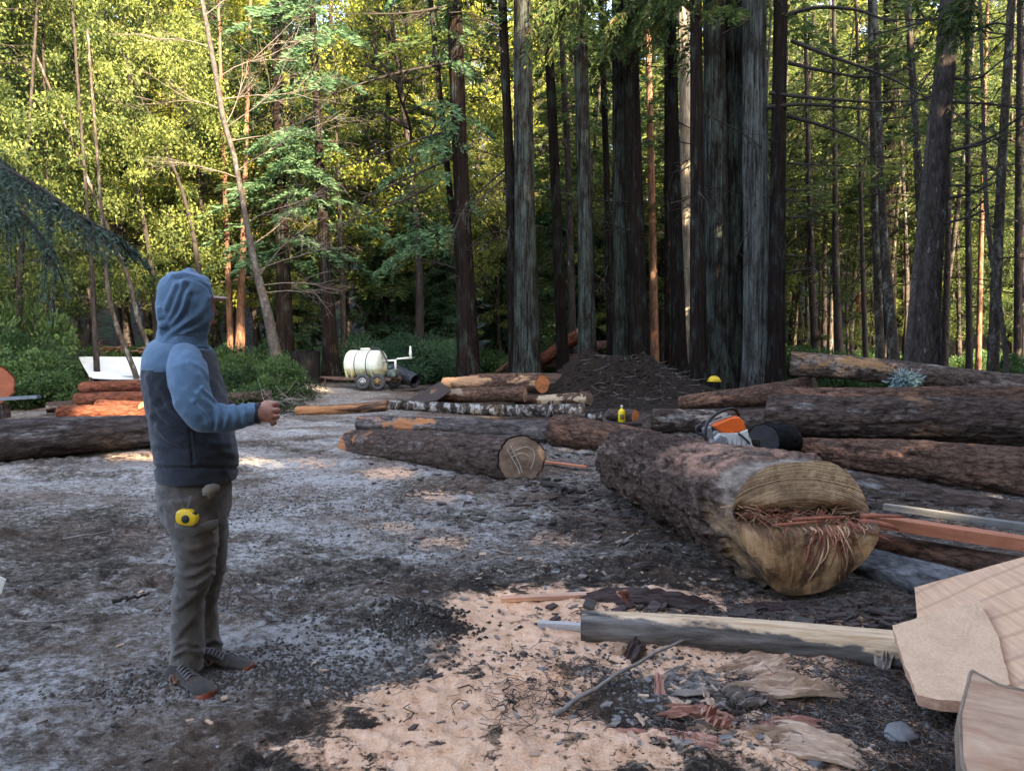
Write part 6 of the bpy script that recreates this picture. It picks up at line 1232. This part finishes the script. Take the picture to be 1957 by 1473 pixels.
# shoes
SHM = cloth('shoe_grey', (.028, .024, .023), var=.4, dirt=(.085, .068, .055)); SOL = plain('sole_dark', (.06, .045, .04), .8, .3, 20); SOR = plain('sole_orange', (.20, .045, .02), .6, .2, 20); LAC = plain('lace', (.14, .13, .135), .9, .2, 40); PAT = cloth('shoe_tan', (.25, .12, .085))
def shoe(heel, toe, label=None):
    h0, t0 = np.array(heel)-[.012, 0, 0], np.array(toe)-[.012, 0, 0]; d = t0-h0; a = math.atan2(d[1], d[0]); Ls = .285
    S = np.array([[0, .012, .05], [.02, .03, .082], [.08, .036, .105], [.2, .037, .108], [.34, .037, .10], [.48, .041, .082], [.62, .046, .066], [.76, .048, .056], [.88, .042, .047], [.96, .028, .036], [1., .010, .026]])
    S = interp_path(S, 34); n = 24; V_ = []
    for s, hw, ht in S:
        for j in range(n):
            b = j*2*math.pi/n; cx_, sx_ = math.cos(b), math.sin(b); ex = .75; y_ = np.sign(cx_)*abs(cx_)**ex*hw; z_ = .016 + (sx_*.5+.5)**.8*(ht-.016); y_ *= (1-.25*max(0, sx_)); V_.append([s*Ls-.05, y_, z_])
    V_ = np.array(V_); k = len(S); i_ = np.arange(k-1)[:, None]; j_ = np.arange(n)[None]; j2 = (j_+1) % n; Q_ = np.stack([i_*n+j_, i_*n+j2, (i_+1)*n+j2, (i_+1)*n+j_], -1).reshape(-1, 4)
    V_[:, 1] += .008*np.sin(V_[:, 0]/Ls*3); Rz = rotz(a); me = mesh_np('shoe', V_ @ Rz.T, Q_[:, ::-1], None, [SHM]); o = link('shoe', me, man); o.location = tuple(h0)
    mb = MB(); V_ = []
    for s, hw, ht in S:
        for (yy, zz) in [(-1.12, .0), (-1.16, .012), (-1.0, .026), (1.0, .026), (1.16, .012), (1.12, 0.)]: V_.append([s*Ls*1.02-.053, yy*hw+.008*math.sin(s*3), zz+(0 if s < .8 else (s-.8)**2*.35)])
    V_ = np.array(V_); n = 6; i_ = np.arange(k-1)[:, None]; j_ = np.arange(n)[None]; j2 = (j_+1) % n; Q_ = np.stack([i_*n+j_, i_*n+j2, (i_+1)*n+j2, (i_+1)*n+j_], -1).reshape(-1, 4)
    mi = np.repeat((S[:-1, 0] > .86).astype(int), n); b_ = (k-1)*n; Te = np.array([[0, 2, 1], [0, 3, 2], [0, 4, 3], [0, 5, 4]]); Te = np.concatenate([Te, b_+Te[:, ::-1]]); link('sole', mesh_np('sole', V_ @ Rz.T, Q_, Te, [SOL, SOR], False, np.concatenate([mi, [0]*4, [1]*4])), o)
    mb = MB()
    for q in range(5):
        s = .30+q*.055; ht = np.interp(s, S[:, 0], S[:, 2]); P_ = np.array([[s*Ls-.05, -.028, ht-.010], [s*Ls-.045, 0, ht+.004], [(s+.03)*Ls-.05, .028, ht-.010]]) @ Rz.T; mb.loft(interp_path(P_, 8), .003, 5)
        P_ = np.array([[(s+.03)*Ls-.05, -.028, ht-.012], [s*Ls-.045, 0, ht+.005], [s*Ls-.05, .028, ht-.010]]) @ Rz.T; mb.loft(interp_path(P_, 8), .003, 5)
    mb.build('laces', LAC, o)
    mb = MB(); P_ = np.array([[.02, -.036, .035], [.05, -.038, .062], [.075, -.037, .04]]) @ Rz.T
    for sg in (-1, 1): P2 = np.array([[.00, .037*sg, .040], [.022, .0375*sg, .072], [.045, .040*sg, .042], [.065, .041*sg, .064]]) @ Rz.T; mb.loft(interp_path(P2, 10), [[.007, .003]]*10, 6)
    mb.build('side_stripe', PAT, o)
shoe(G(340, 1311)-PB, G(400, 1338)-PB); shoe(G(388, 1281)-PB, G(470, 1284)-PB)
# tape measure clipped to the trousers
def tape():
    p = at(358, 988, 3.22-.20); e = empty('tape_measure', p, 'yellow tape measure clipped at the man\'s trouser pocket', 'tape measure')
    Y1 = plain('yellow_plastic', (.72, .48, .02), .4, .08, 20, spec=.5); K1 = plain('black_rubber', (.02, .02, .022), .6, .2, 30)
    a = np.arange(28)*2*math.pi/28; prof = np.stack([np.sign(np.cos(a))*np.abs(np.cos(a))**.65*.044, np.sign(np.sin(a))*np.abs(np.sin(a))**.65*.033], 1); prof[:, 1] = np.where((prof[:, 0] > .02) & (prof[:, 1] > .012), prof[:, 1]*.72, prof[:, 1])
    V_ = []
    for y, s in [(-.019, .0), (-.019, .80), (-.016, .93), (-.010, 1.), (.012, 1.), (.018, .93), (.02, .8), (.02, 0.)]: V_ += [[x*s, y, z*s] for x, z in prof]
    n = 28; i_ = np.arange(7)[:, None]; j_ = np.arange(n)[None]; j2 = (j_+1) % n; Q_ = np.stack([i_*n+j_, i_*n+j2, (i_+1)*n+j2, (i_+1)*n+j_], -1).reshape(-1, 4)
    R_ = roty(.12); link('case', mesh_np('case', np.array(V_) @ R_.T, Q_, None, [Y1]), e)
    mb = MB(); V_, Q_, T_ = loft([(0.0, -.0195, -.004), (0.0, -.0215, -.004)], [.017, .015], 24, ref=(1, 0, 0)); mb.add(V_, Q_, T_); mb.build('round_badge', K1, e)
    mb = MB(); mb.box((.030, -.0, .012), (.022, .030, .014), roty(.5), bev=.004); mb.build('lock_button', K1, e)
    mb = MB(); mb.loft(interp_path([(-.002, .0, .03), (.004, .01, .05), (.008, .02, .085)], 6), .0035, 6); mb.build('strap', LAC, e)
tape()
# ================================================================ CHAINSAW
ORG = plain('orange_plastic', (.78, .13, .02), .38, .08, 10, spec=.5); WHT = plain('white_plastic', (.60, .59, .56), .45, .12, 14, spec=.5); GRY = plain('grey_metal', (.30, .32, .35), .4, .2, 14, metal=.5); BLK = plain('black_plastic', (.018, .019, .022), .45, .2, 20, spec=.5)
def chainsaw():
    Y_ = 6.1; c = at(1392, 862, Y_); s = Y_/F0*1.08
    e = empty('chainsaw', c, 'orange and white chainsaw with a black wrap handle, standing on the huge log', 'chainsaw')
    def L(px, py, dv=0): return np.array([(px-1392)*s, dv, (858-py)*s])
    def prism(name, pts, d0, d1, mat, bev=.006):
        P_ = np.array([[(a-1392)*s, (858-b)*s] for a, b in pts]); cen = P_.mean(0); n = len(P_); V_ = []
        sc = 1-bev/np.abs(P_-cen).max()*1.2
        for y, k in [(d0, sc), (d0+bev, 1), (d1-bev, 1), (d1, sc)]: V_ += [[cen[0]+(x-cen[0])*k, y, cen[1]+(z-cen[1])*k] for x, z in P_]
        V_.append([cen[0], d0, cen[1]]); V_.append([cen[0], d1, cen[1]]); V_ = np.array(V_); jj = np.arange(n); j2 = (jj+1) % n
        Q_ = np.concatenate([np.stack([q*n+jj, q*n+j2, (q+1)*n+j2, (q+1)*n+jj], 1) for q in range(3)]); T_ = np.concatenate([np.stack([j2, jj, np.full(n, 4*n)], 1), np.stack([3*n+jj, 3*n+j2, np.full(n, 4*n+1)], 1)])
        return link(name, mesh_np(name, V_, Q_, T_, [mat], False), e)
    prism('crankcase', [(1362, 833), (1372, 824), (1420, 824), (1428, 836), (1431, 848), (1437, 852), (1434, 856), (1376, 858), (1366, 852)], -.07, .10, WHT)
    prism('starter_cover', [(1362, 836), (1370, 826), (1380, 830), (1384, 852), (1374, 858), (1364, 851)], -.10, -.065, GRY)
    prism('top_cover', [(1361, 812), (1378, 804), (1394, 797), (1408, 796), (1416, 804), (1420, 817), (1408, 822), (1394, 825), (1376, 823)], -.055, .085, ORG, .012)
    prism('muffler_guard', [(1408, 822), (1421, 818), (1424, 832), (1418, 840), (1410, 832)], -.075, -.02, WHT)
    prism('filter_base', [(1346, 818), (1358, 812), (1362, 826), (1360, 834), (1350, 832)], -.05, .06, GRY)
    prism('spikes', [(1424, 848), (1437, 849), (1436, 853), (1424, 856)], -.02, .02, GRY, .002)
    def tube(name, pts, r, mat=BLK, n=30):
        P_ = interp_path([L(*p) for p in pts], n); mb = MB(); mb.loft(P_, r, 10); return mb.build(name, mat, e)
    tube('wrap_handle', [(1376, 858, -.11), (1356, 856, -.12), (1346, 842, -.13), (1343, 820, -.13), (1348, 803, -.12), (1364, 790, -.08), (1390, 783, .0), (1406, 785, .05), (1416, 798, .09), (1424, 818, .10), (1428, 836, .10)], .0135)
    tube('rear_handle', [(1350, 830, .02), (1338, 826, .03), (1337, 816, .03), (1346, 810, .03)], .013)
    tube('cross_bar', [(1350, 812, -.04), (1372, 802, -.02), (1396, 795, .0)], .008, GRY)
    tube('front_guard', [(1404, 824, -.08), (1414, 832, -.085), (1424, 842, -.085)], .009)
    mb = MB(); V_, Q_, T_ = loft([L(1366, 845, -.105), L(1366, 845, -.098)], [.022, .024], 20); mb.add(V_, Q_, T_); mb.build('starter_hub', plain('brass', (.30, .16, .06), .5, .3, 30), e)
    mb = MB()
    for q in range(5): mb.loft([L(1385+q*8, 832, -.072), L(1387+q*8, 850, -.072)], .004, 6)
    mb.build('cooling_fins', GRY, e)
    mb = MB(); mb.box(L(1444, 846, .06), (.20, .010, .075), rotz(.9) @ roty(.1), bev=.003); mb.build('guide_bar', BLK, e)
chainsaw()
# ================================================================ BOTTLE, CLOTHS, HAT
def bottle():
    p = at(1188, 806, 12.6); s = 12.6/F0; YB = plain('yellow_bottle_plastic', (.75, .55, .01), .35, .05, 20, spec=.5)
    tb = empty('short_board', (p[0], p[1], max(.02, p[2]-.06)), 'dark board on blocks under the yellow bottle', 'board'); mb = MB(); mb.box((0.05, 0, .03), (.55, .3, .05), bev=.004); mb.build('board', M_limb, tb); mb = MB()
    for x in (-.18, .2): mb.box((x, 0, -.07), (.09, .22, .15), bev=.004)
    mb.build('blocks', B_dk, tb)
    z0 = tb.location.z+.056; e = empty('bottle', (p[0], p[1], z0), 'bright yellow bottle with a white cap standing on the dark board', 'bottle')
    mb = MB(); mb.loft([(0, 0, 0), (0, 0, .01), (0, 0, .15), (0, 0, .19), (0, 0, .215), (0, 0, .23), (0, 0, .25)], [[.055, .04], [.062, .045], [.062, .045], [.058, .042], [.035, .03], [.018, .018], [.018, .018]], 20); mb.build('body', YB, e)
    mb = MB(); mb.loft([(0, 0, .248), (0, 0, .285)], .021, 14); mb.build('cap', WHT, e)
    mb = MB(); mb.box((.0, -.046, .09), (.07, .004, .09), bev=.0015); mb.build('blank_label', plain('dark_label', (.12, .10, .03), .6, .3, 30), e)
bottle()
p = at(1365, 722, 16.8); e = empty('hard_hat', (p[0], p[1], p[2]-.1), 'small yellow hard hat perched at the foot of the redwood cluster', 'hard hat')
mb = MB(); th_ = np.linspace(0, math.pi/2, 9); mb.loft([(0, 0, .12*math.sin(a)+.03) for a in th_], [[.14*math.cos(a)+.002, .11*math.cos(a)+.002] for a in th_], 20); mb.build('shell', plain('hat_yellow', (.62, .42, .01), .4, .1), e)
mb = MB(); mb.loft([(0, 0, .02), (0, 0, .035)], [[.17, .13], [.15, .12]], 20); mb.build('brim', plain('hat_yellow_b', (.55, .38, .01), .4, .1), e)
# pale blue-green lichen sprig on the uppermost log
p = at(1726, 742, 12.2); e = empty('leafy_sprig', p, 'tuft of pale blue-green leafy sprigs draped over the uppermost log', 'sprig'); g = np.random.default_rng(4)
C_ = g.normal(size=(520, 3))*[.10, .05, .075]+[0, -.05, .10]; D_ = C_-[0, 0, .12]+g.normal(size=(520, 3))*.08
link('leaves', leaves('leaves', C_, D_, (.04+.05*g.random(520)), .5, [plain('lichen_leaf', (.20, .29, .28), .8, .3, 30)], 3), e)
mb = MB(); [mb.loft([(g.normal()*.05, 0, 0), (g.normal()*.08, -.05, .12), (g.normal()*.17, -.06, .25+.1*g.random())], .006, 4) for q in range(10)]; mb.build('stems', plain('sprig_stem', (.35, .36, .33), .9), e)
# dark steel ramp plate
solid('steel_plate', 'dark steel ramp plate sloping up to the smooth brown log', 'plate', [at(762, 770, 16.4), at(842, 732, 17.2), at(860, 742, 15.6), at(835, 768, 15.2)], .03, [plain('dark_steel', (.045, .03, .028), .6, .3, 5)], seed=9, rough=.001)
# ================================================================ WATER TANK TRAILER
def tank():
    Y_ = 21.; s = Y_/F0; base = at(700, 748, Y_); base[2] = ground_z(base[0], Y_)
    e = empty('water_trailer', base, 'white plastic water tank strapped to a small two-wheeled trailer', 'trailer')
    e.rotation_euler = (0, 0, R(-16))
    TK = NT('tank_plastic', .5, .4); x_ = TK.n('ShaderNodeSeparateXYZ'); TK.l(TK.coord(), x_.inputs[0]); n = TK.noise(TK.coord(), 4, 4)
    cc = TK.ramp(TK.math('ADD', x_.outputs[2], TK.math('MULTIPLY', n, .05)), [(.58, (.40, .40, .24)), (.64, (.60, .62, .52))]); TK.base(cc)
    L_, r_ = 1.02, .40; zc_ = .70
    prof = [(-L_/2-.03, .05), (-L_/2-.02, .28), (-L_/2+.01, .37), (-L_/2+.06, .40), (-.18, .40), (-.165, .388), (-.15, .40), (.17, .40), (.185, .388), (.20, .40), (L_/2-.06, .40), (L_/2-.01, .37), (L_/2+.02, .28), (L_/2+.03, .05)]
    mb = MB(); mb.loft([(x, 0, zc_) for x, r in prof], [r for x, r in prof], 36); body = mb.build('tank', TK.m, e)
    mb = MB(); mb.loft([(.0, 0, zc_+.38), (.0, 0, zc_+.45), (0, 0, zc_+.46)], [.15, .15, .13], 24); mb.build('lid', TK.m, body)
    mb = MB()
    for x in (-.165, .185): V_, Q_, T_ = loft([(x-.014, 0, zc_), (x+.014, 0, zc_)], [.404, .404], 36, False); mb.add(V_, Q_)
    mb.build('strap', BLK, e)
    mb = MB()
    for x in (-.45, -.28, .02, .34): 
        for sy in (-1, 1): mb.box((x, sy*.30, .46), (.035, .10, .34), rotx(sy*-.35), bev=.008)
    mb.build('support_ribs', TK.m, body)
    FR = plain('rusty_frame', (.10, .06, .045), .8, .4, 9); mb = MB()
    for sy in (-.36, .36): mb.box((.05, sy, .30), (1.75, .06, .07), bev=.005)
    for x in (-.7, -.2, .3, .85): mb.box((x, 0, .29), (.05, .7, .05), bev=.005)
    mb.loft([(-.8, .36, .3), (-1.45, 0, .32)], .03, 6); mb.loft([(-.8, -.36, .3), (-1.45, 0, .32)], .03, 6); mb.loft([(-1.3, 0, .32), (-1.3, 0, .0)], .02, 6); mb.build('frame', FR, e)
    TY = plain('tyre_rubber', (.045, .047, .05), .85, .3, 20)
    for (x, sy, rc) in [(.16, -.50, (.42, .41, .40)), (.62, -.50, (.26, .17, .07)), (.16, .50, (.3, .3, .3)), (.62, .50, (.26, .17, .07))]:
        w_ = MB(); a = np.linspace(0, 2*math.pi, 12, endpoint=False); V_ = []
        n = 32
        for k in range(n):
            b = k*2*math.pi/n
            for q in a: rr0 = .165+.063*math.cos(q); V_.append([x+rr0*math.cos(b), sy+.075*math.sin(q), .235+rr0*math.sin(b)])
        i_ = np.arange(n)[:, None]; j_ = np.arange(12)[None]; i2 = (i_+1) % n; j2 = (j_+1) % 12; Q_ = np.stack([i_*12+j_, i_*12+j2, i2*12+j2, i2*12+j_], -1).reshape(-1, 4)
        w_.add(V_, Q_); wo_ = w_.build('wheel', TY, e)
        mb = MB(); sg = 1 if sy > 0 else -1; mb.loft([(x, sy+.05*sg, .235), (x, sy+.055*sg, .235), (x, sy+.02*sg, .235)], [.12, .105, .08], 24)
        for k in range(8): b = k*math.pi/4; mb.box((x+.075*math.cos(b), sy+.058*sg, .235+.075*math.sin(b)), (.03, .012, .03), roty(-b), m=1)
        mb.loft([(x, sy+.05*sg, .235), (x, sy+.08*sg, .235)], .03, 10); mb.build('rim', [plain('rim_paint', rc, .5, .25, 20), BLK], wo_)
    EN = plain('pump_dark', (.06, .08, .075), .6, .4, 20); mb = MB(); mb.box((.82, 0, .46), (.24, .30, .24), bev=.03); mb.loft([(.78, -.1, .6), (.78, -.1, .66)], .07, 12); mb.loft([(.92, -.16, .42), (.92, -.22, .42)], .09, 14); mb.build('pump', EN, e)
    PV = plain('pvc', (.66, .65, .62), .5, .06, 20); mb = MB(); mb.loft([(.52, -.05, .80), (.95, -.05, .82), (.97, -.05, .86), (1.42, -.05, .90)], .028, 10); mb.loft([(.93, -.05, .84), (.93, -.05, .56)], .03, 10); mb.loft([(1.38, -.05, .88), (1.38, -.05, 1.02), (1.38, -.05, 1.12), (1.38, -.05, 1.22)], [.022, .045, .03, .018], 10); mb.build('pipework', PV, e)
    mb = MB(); mb.loft(interp_path([(.13, 0, 1.14), (.3, -.04, 1.18), (.52, -.08, 1.08), (.66, -.1, .85), (.74, -.1, .64)], 18), .022, 8); mb.build('hose', BLK, e)
tank()
p = at(772, 735, 21.6); mb = MB(); e = empty('culvert_pipe', (p[0], 21.6, 0), 'black corrugated culvert pipe leaning beside the water trailer', 'pipe')
P_ = np.array([at(748, 706, 21.8), at(794, 728, 21.2)])-np.array(e.location); xs = np.linspace(0, 1, 40)[:, None]; PT = P_[0]+(P_[1]-P_[0])*xs; mb.loft(PT, .20+.008*np.sin(np.arange(40)*1.6), 28, False); mb.loft(PT[::-1], .175, 28, False); mb.build('pipe_wall', plain('culvert_black', (.03, .033, .045), .4, .2, 12), e)
mb = MB(); mb.loft([(PT[0]+[0, 0, -.15]), np.array([PT[0][0], PT[0][1], 0])], .03, 8); mb.build('prop', M_limb, e)
stick('long thin dark pole lying from the trailer toward the log row', [at(745, 748, 20.6), at(800, 744, 20.2), at(850, 738, 19.8)], .05, M_limb, name='long_pole', cat='pole')
# ================================================================ LEFT BACKGROUND: tarp shelter, bar, stump box
TARP = NT('white_tarp', .6, .4); TARP.base(TARP.ramp(TARP.noise(TARP.coord(), 1.4, 5), [(.35, (.52, .54, .55)), (.7, (.74, .76, .76))])); TARP.b.inputs['Transmission Weight'].default_value = 0; TARP.bump(TARP.noise(TARP.coord(), 5, 4), .5, .05)
def shelter():
    p = at(285, 730, 19.2); e = empty('tarp_shelter', (p[0], 19.2, ground_z(p[0], 19.2)), 'low shelter with a sagging white tarp roof behind the red log pile', 'shelter'); b = np.array(e.location)
    def W(px, py, Y_): return at(px, py, Y_)-b
    n1, n2 = 26, 16; c00, c10, c11, c01 = W(172, 722, 18.2), W(412, 728, 18.2), W(410, 682, 20.4), W(150, 682, 20.4); V_ = []
    for i_ in range(n1+1):
        for j_ in range(n2+1):
            u, v_ = i_/n1, j_/n2; q = (c00*(1-u)+c10*u)*(1-v_)+(c01*(1-u)+c11*u)*v_; q = q+[0, 0, -.18*math.sin(u*math.pi)*math.sin(v_*math.pi)+.06*(vn(u*6, v_*5, 0, 3)-.5)]; V_.append(q)
    V_ = np.array(V_); Q_ = np.array([(i_*(n2+1)+j_, (i_+1)*(n2+1)+j_, (i_+1)*(n2+1)+j_+1, i_*(n2+1)+j_+1) for i_ in range(n1) for j_ in range(n2)])
    me = mesh_np('tarp', np.concatenate([V_, V_-[0, 0, .012]]), np.concatenate([Q_, Q_[:, ::-1]+len(V_)]), None, [TARP.m]); link('tarp', me, e)
    mb = MB(); pts = [W(172, 722, 18.2), W(412, 728, 18.2), W(410, 682, 20.4), W(150, 682, 20.4), W(290, 726, 18.2), W(285, 684, 20.4)]
    for q in pts: mb.loft([q+[0, 0, .02], np.array([q[0], q[1], -.2])], .04, 8)
    mb.build('post', M_thin, e)
    mb = MB(); mb.box(W(300, 735, 19.4)+[0, 0, -.1], (2.4, 1.2, .7), bev=.05); mb.build('covered_load', plain('grey_load', (.20, .19, .20), .8, .3, 3), e)
    mb = MB(); 
    for q in range(40): mb.loft([W(170+q*5+g.normal()*4, 668+g.normal()*4, 20.6), W(190+q*5+g.normal()*14, 664+g.normal()*6, 21.)], .02, 4)
    mb.build('brushwood', M_rust, e)
shelter()
board('steel_bar', 'flat blue-grey bar sticking out below the rust-red disc', 'bar', at(-60, 766, 11.3), at(74, 758, 11.3), .10, .05, plain('blue_steel', (.12, .14, .17), .45, .2, 6, metal=.4))
board('support_timber', 'squat timber block holding up the rust-red log end outside the left edge', 'timber', at(-90, 790, 11.6), at(8, 786, 11.6), .3, .22, B_dk)
p = at(583, 700, 22.5); e = empty('burnt_stump', (p[0], 22.5, ground_z(p[0], 22.5)-.1), 'black hollow burnt stump right of the bushes', 'stump'); th_ = np.arange(28)*2*math.pi/28; zz = np.linspace(0, 1, 14)[:, None]
M_ = 1+.25*(fbm(np.cos(th_)[None]*3, np.sin(th_)[None]*3, zz*1.2, 3, 3)-.5)+.25*np.exp(-zz*5); mb = MB(); P_ = np.stack([0*zz[:, 0], 0*zz[:, 0], zz[:, 0]*1.05], 1); mb.loft(P_, .42, 28, False, mult=M_); mb.loft(P_[::-1], .34, 28, False, mult=M_); mb.build('charred_wall', bark_mat('black_bark2', (.004, .004, .004), (.02, .018, .018), None, s=6, sz=1), e)
# white scrap at the left edge
solid('white_scrap', 'scrap of white plastic lying on the mud at the left edge', 'scrap', [G(-30, 1135, .02), G(6, 1132, .03), G(10, 1108, .12), G(0, 1100, .14), G(-40, 1110, .1)], .004, [WHT], seed=3)
for nm, gx_, gy_ in []: pass
# mossy low log and earth bank under the bushes behind the man's hand
LOG('log', 'old dark log at the foot of the bushes behind the man\'s hand', (380, 762, 20, 14.6), (520, 758, 22, 14.9), B_dk, F_dk, F_dk, seed=80, n=40, nz=60)
mb = MB(); g = np.random.default_rng(31)
for q in range(260):
    px, Y_ = g.uniform(430, 585), g.uniform(14.4, 17); p = at(px, 760, Y_); branchy(mb, np.array([p[0], Y_, .02+.35*g.random()]), np.array([g.normal(), g.normal()*.5, .4*g.normal()]), .25+.45*g.random(), .007, 0, g, m=int(g.integers(0, 2)))
tag(mb.build('brush_litter', [M_limb, M_gst]), 'tangle of dry brushwood right of the bushes behind the man\'s hand', 'ground litter', kind='stuff')
